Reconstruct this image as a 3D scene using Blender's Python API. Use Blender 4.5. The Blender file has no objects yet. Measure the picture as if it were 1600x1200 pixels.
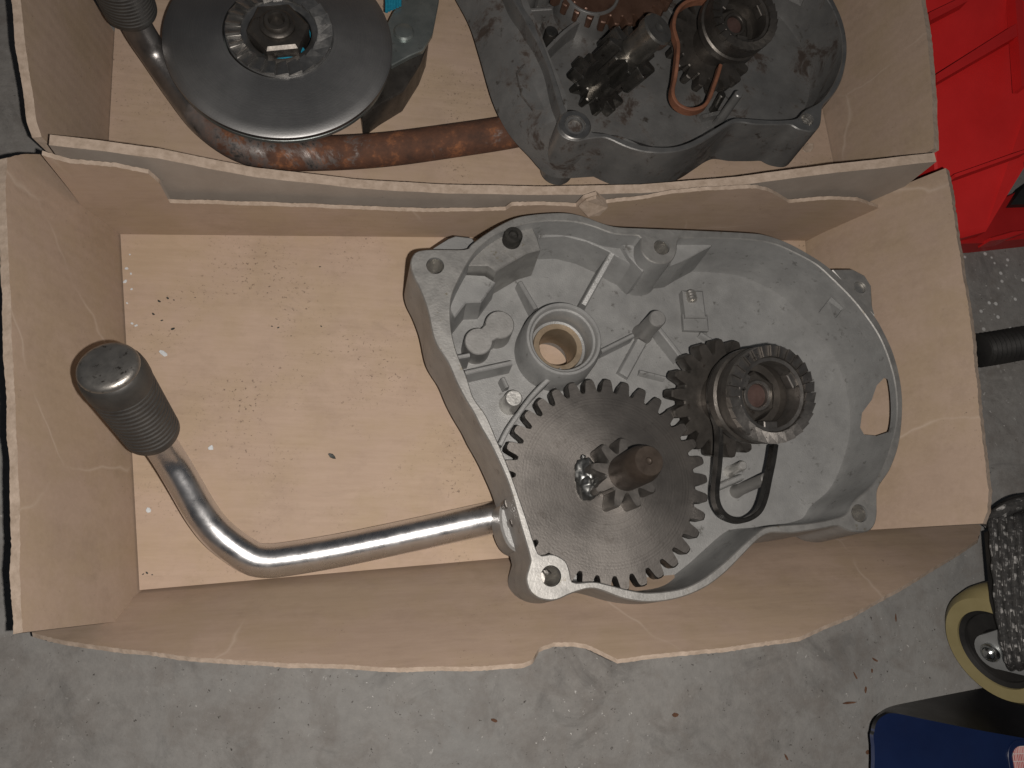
import bpy, bmesh, math, random
from mathutils import Vector, Matrix, noise
random.seed(7)
C = bpy.context.scene.collection
SC = bpy.context.scene

# ------------------------------------------------------------------ camera, world, light, exposure
F = 1202.0; CAM_H = 0.42
_dn = Vector((-206, -345, -F)).normalized()
_Z = -_dn
_X = (Vector((1, 0, 0)) - _Z.x * _Z).normalized()
_Y = _Z.cross(_X)
ROT = Matrix((_X, _Y, _Z))                       # camera axes -> world
cam = bpy.data.objects.new('camera', bpy.data.cameras.new('camera')); C.objects.link(cam)
cam.matrix_world = Matrix.Translation((0, 0, CAM_H)) @ ROT.to_4x4()
cam.data.sensor_width = 36; cam.data.lens = F / 1600 * 36
cam.data.clip_start = 0.01; cam.data.clip_end = 50
SC.camera = cam
w = bpy.data.worlds.new('World'); SC.world = w; w.use_nodes = True
bg = w.node_tree.nodes['Background']
bg.inputs[0].default_value = (0.80, 0.88, 1.0, 1); bg.inputs[1].default_value = 0.038
fl = bpy.data.lights.new('phone_flash', 'POINT'); fl.energy = 6.5; fl.color = (1.0, 0.93, 0.86); fl.shadow_soft_size = 0.0022
flo = bpy.data.objects.new('phone_flash', fl); C.objects.link(flo)
flo.location = Vector((0, 0, CAM_H)) + ROT @ Vector((0.016, -0.006, 0.0))
SC.view_settings.view_transform = 'Standard'; SC.view_settings.look = 'None'
SC.view_settings.gamma = 1; SC.view_settings.exposure = 0.0; SC.view_settings.use_curve_mapping = False

# ------------------------------------------------------------------ helpers
def P(x, y, z):
    """world point at height z that was surveyed at photo position (x, y)"""
    r = ROT @ Vector((x - 800, 600 - y, -F))
    return Vector((0, 0, CAM_H)) + r * ((z - CAM_H) / r.z)

def on_plane(x, y, p0, n):
    r = ROT @ Vector((x - 800, 600 - y, -F)); o = Vector((0, 0, CAM_H))
    return o + r * ((p0 - o).dot(n) / r.dot(n))

def thing(name, label, cat, loc=(0, 0, 0), rot=None, group=None):
    o = bpy.data.objects.new(name, None); C.objects.link(o); o.empty_display_size = 0.02
    o.location = loc
    if rot is not None: o.rotation_mode = 'QUATERNION'; o.rotation_quaternion = rot
    o['label'] = label; o['category'] = cat
    if group: o['group'] = group
    return o

def obj(name, vf, mat, parent=None, smooth=35, uv=None):
    v, f = vf[0], vf[1]
    me = bpy.data.meshes.new(name)
    me.from_pydata([tuple(a) for a in v], [], f); me.validate(); me.update()
    bm = bmesh.new(); bm.from_mesh(me); bmesh.ops.recalc_face_normals(bm, faces=bm.faces[:]); bm.to_mesh(me); bm.free()
    if len(vf) > 2 and vf[2] is not None:
        l = me.uv_layers.new(name='UVMap')
        for lp in me.loops: l.data[lp.index].uv = vf[2][lp.vertex_index]
    o = bpy.data.objects.new(name, me); C.objects.link(o); me.materials.append(mat)
    shade(me, smooth)
    if parent is not None: o.parent = parent
    return o

def shade(me, ang):
    if ang:
        for p in me.polygons: p.use_smooth = True
        me.set_sharp_from_angle(angle=math.radians(ang))

def tag(o, label, cat, group=None):
    o['label'] = label; o['category'] = cat
    if group: o['group'] = group
    return o

def rel(pts, o): return [Vector(p) - Vector(o) for p in pts]
def merge(*vfs):
    V, Fc = [], []
    for vf in vfs:
        n = len(V); V += list(vf[0]); Fc += [[i + n for i in f] for f in vf[1]]
    return V, Fc
def xf(vf, M): return ([M @ Vector(v) for v in vf[0]], vf[1]) + tuple(vf[2:])

def loft(rings, cap0=True, cap1=True, closed=True):
    n = len(rings[0]); V = [Vector(p) for r in rings for p in r]; Fc = []
    m = n if closed else n - 1
    for k in range(len(rings) - 1):
        for i in range(m):
            j = (i + 1) % n
            Fc.append([k * n + i, k * n + j, (k + 1) * n + j, (k + 1) * n + i])
    if cap0: Fc.append(list(range(n))[::-1])
    if cap1: Fc.append([(len(rings) - 1) * n + i for i in range(n)])
    return V, Fc

def lathe(prof, seg=48, closed=False):
    rings = [[Vector((r * math.cos(2 * math.pi * i / seg), r * math.sin(2 * math.pi * i / seg), z)) for i in range(seg)] for r, z in prof]
    if closed: rings.append(rings[0])
    V, Fc = loft(rings, not closed, not closed)
    return V, Fc

def offset2(pts, d):
    """inset a closed outline (counter-clockwise) by d"""
    n = len(pts); out = []
    for i in range(n):
        a, b = pts[i - 1], pts[(i + 1) % n]
        t = Vector((b[0] - a[0], b[1] - a[1])); 
        if t.length < 1e-9: t = Vector((1, 0))
        t.normalize()
        out.append(Vector((pts[i][0] - t.y * d, pts[i][1] + t.x * d)))
    return out
def ccw(pts):
    a = sum(pts[i][0] * pts[(i + 1) % len(pts)][1] - pts[(i + 1) % len(pts)][0] * pts[i][1] for i in range(len(pts)))
    return list(pts) if a > 0 else list(pts)[::-1]
def at_z(pts, z): return [Vector((p[0], p[1], z)) for p in pts]

def prism(pts, z0, z1, ch=0.0006, draft=0.0):
    pts = ccw(pts)
    base = offset2(pts, -draft) if draft else pts
    rings = [at_z(base, z0), at_z(pts, z1 - ch), at_z(offset2(pts, ch), z1)]
    return loft(rings)

def catmull(pts, per=6, closed=True):
    n = len(pts); out = []
    rng = range(n) if closed else range(n - 1)
    for i in rng:
        g = (lambda k: pts[k % n]) if closed else (lambda k: pts[max(0, min(n - 1, k))])
        p0, p1, p2, p3 = [Vector(g(i + k)) for k in (-1, 0, 1, 2)]
        for s in range(per):
            t = s / per
            out.append(0.5 * ((2 * p1) + (p2 - p0) * t + (2 * p0 - 5 * p1 + 4 * p2 - p3) * t * t + (3 * p1 - p0 - 3 * p2 + p3) * t ** 3))
    if not closed: out.append(Vector(pts[-1]))
    return out
def resample(pts, n, closed=True):
    pts = [Vector(p) for p in pts]; q = pts + [pts[0]] if closed else pts
    L = [0]
    for a, b in zip(q, q[1:]): L.append(L[-1] + (b - a).length)
    out = []; k = 0; m = n if closed else n - 1
    for i in range(n):
        s = L[-1] * i / m
        while k < len(L) - 2 and L[k + 1] < s: k += 1
        t = (s - L[k]) / max(1e-12, L[k + 1] - L[k]); out.append(q[k].lerp(q[k + 1], min(1, t)))
    return out

def tube(path, rad, seg=20, caps=True):
    """round sweep; rad is a number or a list; uv = (around, metres along)"""
    path = [Vector(p) for p in path]; n = len(path)
    R = rad if isinstance(rad, (list, tuple)) else [rad] * n
    rings = []; UV = []; nrm = None; s = 0
    for i in range(n):
        t = (path[min(n - 1, i + 1)] - path[max(0, i - 1)]).normalized()
        if nrm is None:
            nrm = t.cross(Vector((0, 0, 1)) if abs(t.z) < 0.9 else Vector((1, 0, 0))).normalized()
        nrm = (nrm - nrm.dot(t) * t).normalized(); b = t.cross(nrm)
        if i: s += (path[i] - path[i - 1]).length
        rings.append([path[i] + R[i] * (math.cos(2 * math.pi * k / seg) * nrm + math.sin(2 * math.pi * k / seg) * b) for k in range(seg)])
        UV += [(k / seg, s) for k in range(seg)]
    V, Fc = loft(rings, caps, caps)
    return V, Fc, UV

def strip(path, wd, ht, closed=False):
    """flat band on edge: rectangular section wd wide (in plan), ht tall"""
    path = [Vector(p) for p in path]; n = len(path); rings = []
    c = min(wd, ht) * 0.22
    sec = [(-wd/2, -ht/2+c), (-wd/2, ht/2-c), (-wd/2+c, ht/2), (wd/2-c, ht/2), (wd/2, ht/2-c), (wd/2, -ht/2+c), (wd/2-c, -ht/2), (-wd/2+c, -ht/2)]
    for i in range(n):
        if closed: t = path[(i + 1) % n] - path[i - 1]
        else: t = path[min(n - 1, i + 1)] - path[max(0, i - 1)]
        t.normalize(); sd = t.cross(Vector((0, 0, 1))).normalized(); up = sd.cross(t)
        rings.append([path[i] + sd * a + up * b for a, b in sec])
    if closed: rings.append(rings[0])
    return loft(rings, not closed, not closed)

def rib(a, b, z0, z1, wd=0.0022, draft=0.0008, z1b=None):
    a = Vector((a[0], a[1], 0)); b = Vector((b[0], b[1], 0)); d = (b - a).normalized(); s = Vector((-d.y, d.x, 0))
    z1b = z1 if z1b is None else z1b; h = wd / 2
    V = []
    for z, zb, k in ((z0, z0, h + draft), (z1 - 0.0006, z1b - 0.0006, h), (z1, z1b, h - 0.0006)):
        V.append([a - s * k + Vector((0, 0, z)), b - s * k + Vector((0, 0, zb)), b + s * k + Vector((0, 0, zb)), a + s * k + Vector((0, 0, z))])
    return loft(V)

def box(cx, cy, cz, sx, sy, sz, c=0.0006, rz=0):
    h = Matrix.Rotation(rz, 3, 'Z')
    def ring(z, k): return [h @ Vector((x * (sx / 2 - k), y * (sy / 2 - k), 0)) + Vector((cx, cy, z)) for x, y in ((-1, -1), (1, -1), (1, 1), (-1, 1))]
    return loft([ring(cz - sz/2, c), ring(cz - sz/2 + c, 0), ring(cz + sz/2 - c, 0), ring(cz + sz/2, c)])

def circle(cx, cy, r, n=28): return [Vector((cx + r * math.cos(2 * math.pi * i / n), cy + r * math.sin(2 * math.pi * i / n))) for i in range(n)]

def gear_outline(n, rt, rr, phase=0.0, sharp=1.0):
    pts = []
    p = 2 * math.pi / n
    for i in range(n):
        a = phase + i * p
        for fr, k in ((-0.50, 0.0), (-0.40, 0.03), (-0.335, 0.22), (-0.285, 0.52), (-0.235, 0.80), (-0.165, 0.96), (0, 1.0), (0.165, 0.96), (0.235, 0.80), (0.285, 0.52), (0.335, 0.22), (0.40, 0.03)):
            r = rr + (rt - rr) * k
            f2 = fr * (1 - (1 - sharp) * k); pts.append(Vector((r * math.cos(a + f2 * p), r * math.sin(a + f2 * p))))
    return pts
def gear(n, rt, rr, z0, z1, phase=0, sharp=1.0):
    o = gear_outline(n, rt, rr, phase, sharp); c = 0.0007
    sc = lambda k: [p * (1 - k / p.length) for p in o]
    rings = [at_z(sc(c), z0), at_z(o, z0 + c), at_z(o, z1 - c), at_z(sc(c), z1)]
    return loft(rings)

def cut(o, *cutters):
    par = o.parent; o.parent = None
    for vf in cutters:
        t = obj('cutter', vf, o.data.materials[0], None, 0)
        m = o.modifiers.new('b', 'BOOLEAN'); m.operation = 'DIFFERENCE'; m.solver = 'EXACT'; m.object = t
        dg = bpy.context.evaluated_depsgraph_get()
        me = bpy.data.meshes.new_from_object(o.evaluated_get(dg))
        o.modifiers.clear(); old = o.data; o.data = me; bpy.data.meshes.remove(old)
        tm = t.data; bpy.data.objects.remove(t); bpy.data.meshes.remove(tm)
    o.parent = par
    shade(o.data, 32)
def cyl(c, r, z0, z1, n=28): return loft([at_z(circle(c[0], c[1], r, n), z0), at_z(circle(c[0], c[1], r, n), z1)])

def dup(root, M, label, mats=None, group=None, name=None):
    """copy a thing with its parts and sub-parts, moved by the matrix M"""
    r = root.copy(); C.objects.link(r); r.matrix_world = M @ root.matrix_basis
    r['label'] = label
    if group: r['group'] = group
    def rec(src, dst):
        for ch in list(src.children):
            c = ch.copy(); C.objects.link(c); c.parent = dst
            if mats:
                for s in c.material_slots:
                    m = mats.get(s.material.name)
                    if m: s.link = 'OBJECT'; s.material = m
            rec(ch, c)
    rec(root, r)
    return r

# ------------------------------------------------------------------ materials
def nodes(name):
    m = bpy.data.materials.new(name); m.use_nodes = True
    nt = m.node_tree; return m, nt, nt.nodes['Principled BSDF']
def N(nt, typ, **kw):
    n = nt.nodes.new(typ)
    for k, v in kw.items():
        if k.startswith('i_'): n.inputs[k[2:]].default_value = v
        else: setattr(n, k, v)
    return n
def ramp(nt, src, stops):
    r = nt.nodes.new('ShaderNodeValToRGB'); e = r.color_ramp.elements
    while len(e) < len(stops): e.new(0.5)
    for el, (p, c) in zip(e, stops): el.position = p; el.color = (*c, 1) if len(c) == 3 else c
    nt.links.new(src, r.inputs[0]); return r.outputs[0]
def coords(nt, scale=(1, 1, 1), rot=(0, 0, 0)):
    t = N(nt, 'ShaderNodeTexCoord'); mp = N(nt, 'ShaderNodeMapping'); mp.inputs['Scale'].default_value = scale; mp.inputs['Rotation'].default_value = rot
    nt.links.new(t.outputs['Object'], mp.inputs[0]); return mp.outputs[0]
def nz(nt, vec, scale, detail=4, rough=0.55, dist=0.0):
    n = N(nt, 'ShaderNodeTexNoise'); n.inputs['Scale'].default_value = scale; n.inputs['Detail'].default_value = detail
    n.inputs['Roughness'].default_value = rough; n.inputs['Distortion'].default_value = dist
    nt.links.new(vec, n.inputs['Vector']); return n.outputs['Fac']
def mix(nt, fac, a, b, mode='MIX'):
    n = N(nt, 'ShaderNodeMix', data_type='RGBA', blend_type=mode)
    for k, v in ((0, fac), (6, a), (7, b)):
        if isinstance(v, bpy.types.NodeSocket): nt.links.new(v, n.inputs[k])
        elif k == 0: n.inputs[0].default_value = v
        else: n.inputs[k].default_value = (*v, 1)
    return n.outputs[2]
def bump(nt, bs, h, strength=0.3, dist=0.0005, prev=None):
    b = N(nt, 'ShaderNodeBump'); b.inputs['Strength'].default_value = strength; b.inputs['Distance'].default_value = dist
    nt.links.new(h, b.inputs['Height'])
    if prev is not None: nt.links.new(prev, b.inputs['Normal'])
    nt.links.new(b.outputs[0], bs.inputs['Normal']); return b.outputs[0]

def metal(name, c1, c2, rough=(0.35, 0.55), metallic=1.0, scale=60, spots=None, spot_t=0.62, bmp=0.15, rings=None, fine=900, rust=None, rust_t=0.6, spec=0.5, rust_x=None, blotch=None):
    m, nt, bs = nodes(name); co = coords(nt)
    base = ramp(nt, nz(nt, co, scale, 6, 0.65), [(0.32, c1), (0.7, c2)])
    if spots is not None:
        s = ramp(nt, nz(nt, co, scale * 2.3, 8, 0.7), [(spot_t, (0, 0, 0)), (spot_t + 0.08, (1, 1, 1))]); base = mix(nt, s, base, spots)
    if blotch is not None:
        bl = ramp(nt, nz(nt, coords(nt, (1, 1, 1), (0.3, 0.5, 0.2)), scale * 0.33, 9, 0.72, 0.5), [(0.46, (0, 0, 0)), (0.72, (0.5,) * 3)]); base = mix(nt, bl, base, blotch)
    met = metallic
    rr = ramp(nt, nz(nt, co, scale * 1.7, 5, 0.6), [(0.3, (rough[0],) * 3), (0.7, (rough[1],) * 3)])
    if rust is not None:
        s = ramp(nt, nz(nt, co, scale * 0.8, 10, 0.75, 0.5), [(rust_t, (0, 0, 0)), (rust_t + 0.1, (1, 1, 1))])
        if rust_x:
            sx = N(nt, 'ShaderNodeSeparateXYZ'); nt.links.new(co, sx.inputs[0])
            ad = N(nt, 'ShaderNodeMath', operation='MULTIPLY_ADD'); nt.links.new(nz(nt, co, 60, 6, 0.7), ad.inputs[0]); ad.inputs[1].default_value = 0.05; nt.links.new(sx.outputs['X'], ad.inputs[2])
            mr = N(nt, 'ShaderNodeMapRange'); nt.links.new(ad.outputs[0], mr.inputs[0]); mr.inputs[1].default_value = rust_x[0]; mr.inputs[2].default_value = rust_x[1]
            s = mix(nt, 1.0, s, mr.outputs[0], 'MULTIPLY')
        rc = ramp(nt, nz(nt, co, scale * 3, 6, 0.7), [(0.3, rust[0]), (0.55, rust[1]), (0.75, rust[2])])
        base = mix(nt, s, base, rc); rr = mix(nt, s, rr, (0.85,) * 3)
        iv = N(nt, 'ShaderNodeMath', operation='MULTIPLY_ADD'); nt.links.new(s, iv.inputs[0]); iv.inputs[1].default_value = -metallic; iv.inputs[2].default_value = metallic
        nt.links.new(iv.outputs[0], bs.inputs['Metallic'])
    else: bs.inputs['Metallic'].default_value = met
    nt.links.new(base, bs.inputs['Base Color']); nt.links.new(rr, bs.inputs['Roughness'])
    bs.inputs['Specular IOR Level'].default_value = spec
    prev = None
    if rings:
        fl_ = N(nt, 'ShaderNodeVectorMath', operation='MULTIPLY'); nt.links.new(co, fl_.inputs[0]); fl_.inputs[1].default_value = (1, 1, 0)
        ln_ = N(nt, 'ShaderNodeVectorMath', operation='LENGTH'); nt.links.new(fl_.outputs[0], ln_.inputs[0])
        wob = N(nt, 'ShaderNodeMath', operation='MULTIPLY_ADD'); nt.links.new(nz(nt, co, 40, 2), wob.inputs[0]); wob.inputs[1].default_value = 0.0006; nt.links.new(ln_.outputs['Value'], wob.inputs[2])
        cx_ = N(nt, 'ShaderNodeCombineXYZ'); nt.links.new(wob.outputs[0], cx_.inputs[0])
        rn = nz(nt, cx_.outputs[0], rings * 9, 5, 0.75)
        nt.links.new(mix(nt, 0.55, base, ramp(nt, rn, [(0.3, tuple(q * 0.72 for q in c1)), (0.7, tuple(q * 1.25 for q in c2))]), 'MIX'), bs.inputs['Base Color'])
        prev = bump(nt, bs, rn, 0.10, 0.00012)
        bs.inputs['Anisotropic'].default_value = 0.35; tg = N(nt, 'ShaderNodeTangent', direction_type='RADIAL', axis='Z'); nt.links.new(tg.outputs[0], bs.inputs['Tangent'])
    bump(nt, bs, nz(nt, co, fine, 4, 0.6), bmp, 0.0004, prev)
    return m

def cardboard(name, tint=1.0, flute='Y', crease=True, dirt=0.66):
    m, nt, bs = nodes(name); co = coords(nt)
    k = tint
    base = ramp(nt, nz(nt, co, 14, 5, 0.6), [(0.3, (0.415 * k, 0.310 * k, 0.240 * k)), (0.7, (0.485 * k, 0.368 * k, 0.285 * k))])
    yel = ramp(nt, nz(nt, coords(nt, (1, 1, 1), (0, 0, 0.7)), 26, 4, 0.65), [(0.42, (0, 0, 0)), (0.62, (0.75,) * 3)]); base = mix(nt, yel, base, (0.415 * k, 0.315 * k, 0.215 * k))
    drk = ramp(nt, nz(nt, coords(nt, (1, 1.3, 1.3), (0, 0, 0.2)), 34, 9, 0.75, 0.2), [(0.50, (0, 0, 0)), (0.74, (0.42,) * 3)]); base = mix(nt, drk, base, (0.26 * k, 0.19 * k, 0.14 * k))
    fib = nz(nt, coords(nt, (40, 420, 420)), 1.0, 4, 0.7)
    base = mix(nt, 0.18, base, ramp(nt, fib, [(0.3, (0.34 * k, 0.25 * k, 0.185 * k)), (0.7, (0.56 * k, 0.43 * k, 0.345 * k))]))
    speck = ramp(nt, nz(nt, co, 520, 3, 0.75), [(dirt, (0, 0, 0)), (dirt + 0.07, (1, 1, 1))])
    area = ramp(nt, nz(nt, co, 22, 3, 0.6), [(0.45, (0, 0, 0)), (0.65, (0.85,) * 3)])
    base = mix(nt, mix(nt, 1.0, speck, area, 'MULTIPLY'), base, (0.09, 0.065, 0.05))
    smear = ramp(nt, nz(nt, coords(nt, (18, 60, 60)), 1.0, 7, 0.7, 1.0), [(0.6, (0, 0, 0)), (0.8, (0.35,) * 3)])
    base = mix(nt, smear, base, (0.21, 0.16, 0.125))
    nt.links.new(base, bs.inputs['Base Color']); bs.inputs['Roughness'].default_value = 0.82; bs.inputs['Specular IOR Level'].default_value = 0.25
    wv = N(nt, 'ShaderNodeTexWave', bands_direction=flute); wv.inputs['Scale'].default_value = 42; wv.inputs['Distortion'].default_value = 0.6; wv.inputs['Detail'].default_value = 1
    nt.links.new(co, wv.inputs['Vector'])
    prev = bump(nt, bs, wv.outputs['Fac'], 0.10, 0.0006)
    prev = bump(nt, bs, nz(nt, co, 45, 3, 0.5), 0.07, 0.0012, prev)
    bump(nt, bs, fib, 0.14, 0.0003, prev)
    if crease:
        vo = N(nt, 'ShaderNodeTexVoronoi', feature='DISTANCE_TO_EDGE'); vo.inputs['Scale'].default_value = 7
        wrp = N(nt, 'ShaderNodeVectorMath', operation='ADD'); nt.links.new(co, wrp.inputs[0])
        nn = N(nt, 'ShaderNodeTexNoise'); nn.inputs['Scale'].default_value = 18; nn.inputs['Detail'].default_value = 3; nt.links.new(co, nn.inputs['Vector'])
        sc = N(nt, 'ShaderNodeVectorMath', operation='SCALE'); nt.links.new(nn.outputs['Color'], sc.inputs[0]); sc.inputs['Scale'].default_value = 0.03
        nt.links.new(sc.outputs[0], wrp.inputs[1]); nt.links.new(wrp.outputs[0], vo.inputs['Vector'])
        ed = ramp(nt, vo.outputs['Distance'], [(0.0, (1, 1, 1)), (0.006, (0, 0, 0))])
        gate = ramp(nt, nz(nt, co, 13, 2), [(0.50, (0, 0, 0)), (0.60, (0.55,) * 3)])
        g = mix(nt, 1.0, ed, gate, 'MULTIPLY')
        base2 = mix(nt, g, base, (0.50, 0.41, 0.335)); nt.links.new(base2, bs.inputs['Base Color'])
    return m

def plain(name, c1, c2, rough=0.5, scale=60, spec=0.5, bmp=0.1, coat=0.0, spots=None, spot_t=0.64, fine=600):
    m, nt, bs = nodes(name); co = coords(nt)
    b = ramp(nt, nz(nt, co, scale, 6, 0.65), [(0.3, c1), (0.7, c2)])
    if spots is not None:
        b = mix(nt, ramp(nt, nz(nt, co, scale * 2.5, 8, 0.75), [(spot_t, (0, 0, 0)), (spot_t + 0.06, (1, 1, 1))]), b, spots)
    nt.links.new(b, bs.inputs['Base Color'])
    rr = ramp(nt, nz(nt, co, scale * 1.5, 5), [(0.3, (rough * 0.85,) * 3), (0.7, (min(1, rough * 1.15),) * 3)]); nt.links.new(rr, bs.inputs['Roughness'])
    bs.inputs['Specular IOR Level'].default_value = spec; bs.inputs['Coat Weight'].default_value = coat
    bump(nt, bs, nz(nt, co, fine, 4, 0.6), bmp, 0.0004)
    return m

RUST = ((0.055, 0.028, 0.019), (0.115, 0.050, 0.028), (0.36, 0.14, 0.055))
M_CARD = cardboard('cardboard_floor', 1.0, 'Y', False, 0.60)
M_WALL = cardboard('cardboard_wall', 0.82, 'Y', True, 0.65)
M_OUT = plain('grey_liner_outside', (0.26, 0.222, 0.19), (0.32, 0.278, 0.242), 0.85, 40, 0.25, 0.2, 0.0, (0.20, 0.17, 0.145), 0.64)
M_EDGE = plain('torn_paper_edge', (0.34, 0.265, 0.205), (0.50, 0.405, 0.33), 0.9, 220, 0.2, 0.5)
M_ALU = metal('cast_aluminium', (0.225, 0.227, 0.225), (0.30, 0.302, 0.298), (0.38, 0.50), 0.20, 75, (0.12, 0.118, 0.112), 0.60, 0.45, fine=1300, blotch=(0.165, 0.163, 0.158))
M_RIM = metal('machined_rim', (0.27, 0.265, 0.255), (0.37, 0.365, 0.35), (0.45, 0.6), 0.7, 110, (0.22, 0.20, 0.16), 0.60, 0.30, rust=((0.30, 0.22, 0.10), (0.42, 0.30, 0.13), (0.5, 0.4, 0.22)), rust_t=0.69)
M_PAD = metal('machined_pad', (0.29, 0.285, 0.275), (0.35, 0.345, 0.335), (0.5, 0.6), 0.7, 160, None, 0.6, 0.25)
M_BRIGHT = metal('bright_machined_aluminium', (0.66, 0.65, 0.62), (0.8, 0.79, 0.76), (0.3, 0.45), 0.85, 120, None, 0.6, 0.3)
M_THREAD = metal('threaded_steel', (0.50, 0.485, 0.46), (0.66, 0.64, 0.60), (0.28, 0.42), 0.9, 120)
M_BRONZE = metal('bronze_bush', (0.32, 0.24, 0.16), (0.42, 0.34, 0.25), (0.35, 0.5), 0.7, 90)
M_GEAR = metal('turned_gear_steel', (0.105, 0.097, 0.090), (0.18, 0.168, 0.157), (0.36, 0.50), 0.85, 38, (0.075, 0.066, 0.058), 0.60, 0.15, rings=150, rust=((0.06, 0.045, 0.036), (0.085, 0.066, 0.055), (0.11, 0.086, 0.07)), rust_t=0.66)
M_PIN = metal('pinion_steel', (0.16, 0.15, 0.14), (0.24, 0.225, 0.21), (0.38, 0.5), 0.85, 120, None, 0.6, 0.2)
M_SHAFT = metal('brown_shaft_end', (0.048, 0.037, 0.030), (0.085, 0.067, 0.054), (0.35, 0.5), 0.5, 130, None, 0.6, 0.2)
M_WELD = metal('weld_bead', (0.16, 0.163, 0.16), (0.28, 0.285, 0.28), (0.36, 0.52), 0.95, 200, (0.08, 0.07, 0.065), 0.60, 0.12, fine=500)
M_BLK = metal('dark_hardened_steel', (0.070, 0.064, 0.058), (0.13, 0.118, 0.106), (0.34, 0.52), 0.75, 90, (0.04, 0.03, 0.025), 0.6, 0.2)
M_RATCH = metal('worn_ratchet_steel', (0.19, 0.178, 0.166), (0.31, 0.293, 0.275), (0.30, 0.44), 0.9, 160, (0.06, 0.05, 0.045), 0.6, 0.15)
M_RING = metal('polished_ratchet_ring', (0.30, 0.295, 0.285), (0.46, 0.45, 0.435), (0.30, 0.42), 0.95, 130, (0.09, 0.08, 0.075), 0.62, 0.15)
M_SPRING = metal('black_spring_steel', (0.02, 0.02, 0.02), (0.05, 0.048, 0.045), (0.25, 0.35), 0.6, 150)
M_RED = plain('red_brown_plug', (0.045, 0.026, 0.022), (0.07, 0.042, 0.036), 0.5, 180)
M_CHROME = metal('worn_chrome', (0.68, 0.68, 0.69), (0.80, 0.80, 0.81), (0.22, 0.36), 1.0, 60, (0.30, 0.29, 0.28), 0.70, 0.10, fine=700)
M_RUBBER = plain('black_rubber_grip', (0.022, 0.021, 0.020), (0.045, 0.042, 0.038), 0.48, 90, 0.6, 0.25)
M_CAPST = metal('scuffed_steel_cap', (0.30, 0.285, 0.265), (0.44, 0.42, 0.39), (0.32, 0.46), 0.9, 130, (0.10, 0.09, 0.08), 0.58, 0.25)
M_PLUG = plain('black_plug', (0.008, 0.008, 0.007), (0.03, 0.028, 0.025), 0.7, 300, 0.3, 0.6)
M_RUSTY = metal('rusty_tube', (0.17, 0.16, 0.155), (0.29, 0.28, 0.275), (0.28, 0.45), 0.9, 34, None, 0.6, 0.35, fine=420, rust=RUST, rust_t=0.38, rust_x=(-0.050, -0.030))
M_DISC = metal('dark_turned_disc', (0.24, 0.24, 0.24), (0.30, 0.30, 0.30), (0.44, 0.50), 0.95, 40, None, 0.6, 0.12, rings=230)
M_ZINC = metal('zinc_plate', (0.22, 0.25, 0.245), (0.33, 0.36, 0.35), (0.35, 0.5), 0.8, 60, (0.16, 0.16, 0.15), 0.62, 0.2)
M_TEAL = plain('turquoise_webbing', (0.005, 0.16, 0.26), (0.015, 0.27, 0.40), 0.75, 500, 0.3, 0.8)
M_OALU = metal('oily_aluminium', (0.16, 0.16, 0.158), (0.25, 0.248, 0.243), (0.34, 0.48), 0.5, 45, (0.08, 0.07, 0.06), 0.60, 0.25, rust=((0.035, 0.026, 0.021), (0.05, 0.037, 0.03), (0.065, 0.05, 0.041)), rust_t=0.52)
M_ORIM = metal('oily_rim', (0.24, 0.24, 0.235), (0.36, 0.355, 0.345), (0.3, 0.45), 0.8, 80, (0.10, 0.09, 0.08), 0.62, 0.2)
M_OGEAR = metal('greasy_gear', (0.085, 0.045, 0.03), (0.15, 0.085, 0.06), (0.35, 0.55), 0.5, 45, (0.05, 0.03, 0.022), 0.58, 0.3)
M_OPIN = metal('greasy_pinion', (0.12, 0.115, 0.105), (0.2, 0.19, 0.175), (0.22, 0.38), 0.9, 120, (0.05, 0.04, 0.035), 0.6, 0.2)
M_OSPR = metal('rust_orange_spring', (0.15, 0.062, 0.036), (0.24, 0.10, 0.055), (0.6, 0.8), 0.1, 160, (0.14, 0.05, 0.03), 0.62, 0.4)
M_OSHAFT = metal('greasy_shaft_end', (0.22, 0.21, 0.19), (0.34, 0.325, 0.30), (0.24, 0.38), 0.9, 120)
M_REDP = plain('red_plastic', (0.50, 0.016, 0.016), (0.60, 0.022, 0.022), 0.42, 25, 0.4, 0.12, 0.0, (0.5, 0.05, 0.05), 0.70)
M_REDD = plain('red_plastic_foot', (0.36, 0.012, 0.012), (0.45, 0.016, 0.016), 0.5, 25, 0.4, 0.12)
M_BLACKP = plain('black_plastic', (0.010, 0.010, 0.010), (0.022, 0.021, 0.020), 0.5, 60, 0.4, 0.2)
M_TREAD = plain('cream_polyurethane', (0.24, 0.20, 0.095), (0.30, 0.255, 0.13), 0.5, 40, 0.4, 0.1, 0.0, (0.17, 0.14, 0.08), 0.66)
M_FORK = metal('galvanised_fork', (0.30, 0.31, 0.31), (0.40, 0.41, 0.41), (0.45, 0.6), 0.6, 60)
M_BOLT = metal('zinc_bolt', (0.5, 0.52, 0.52), (0.66, 0.68, 0.68), (0.2, 0.32), 1.0, 150)
M_BLUE = plain('dark_blue_paint', (0.004, 0.010, 0.042), (0.006, 0.016, 0.062), 0.36, 25, 0.5, 0.06, 0.0, (0.03, 0.045, 0.08), 0.73)
M_BLUE_SHADE = plain('shaded_blue_side', (0.005, 0.005, 0.006), (0.010, 0.010, 0.011), 0.4, 30, 0.45, 0.06)  # near-black stand-in for shade on the blue case's rear side
M_WOOD = plain('wood_shaving', (0.09, 0.045, 0.028), (0.15, 0.08, 0.05), 0.8, 300, 0.2, 0.3)
M_CHIP = plain('dark_chip', (0.015, 0.02, 0.018), (0.04, 0.045, 0.04), 0.6, 300)
M_FLAKE = plain('pale_flake', (0.5, 0.53, 0.55), (0.7, 0.73, 0.75), 0.4, 400, 0.6)

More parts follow.
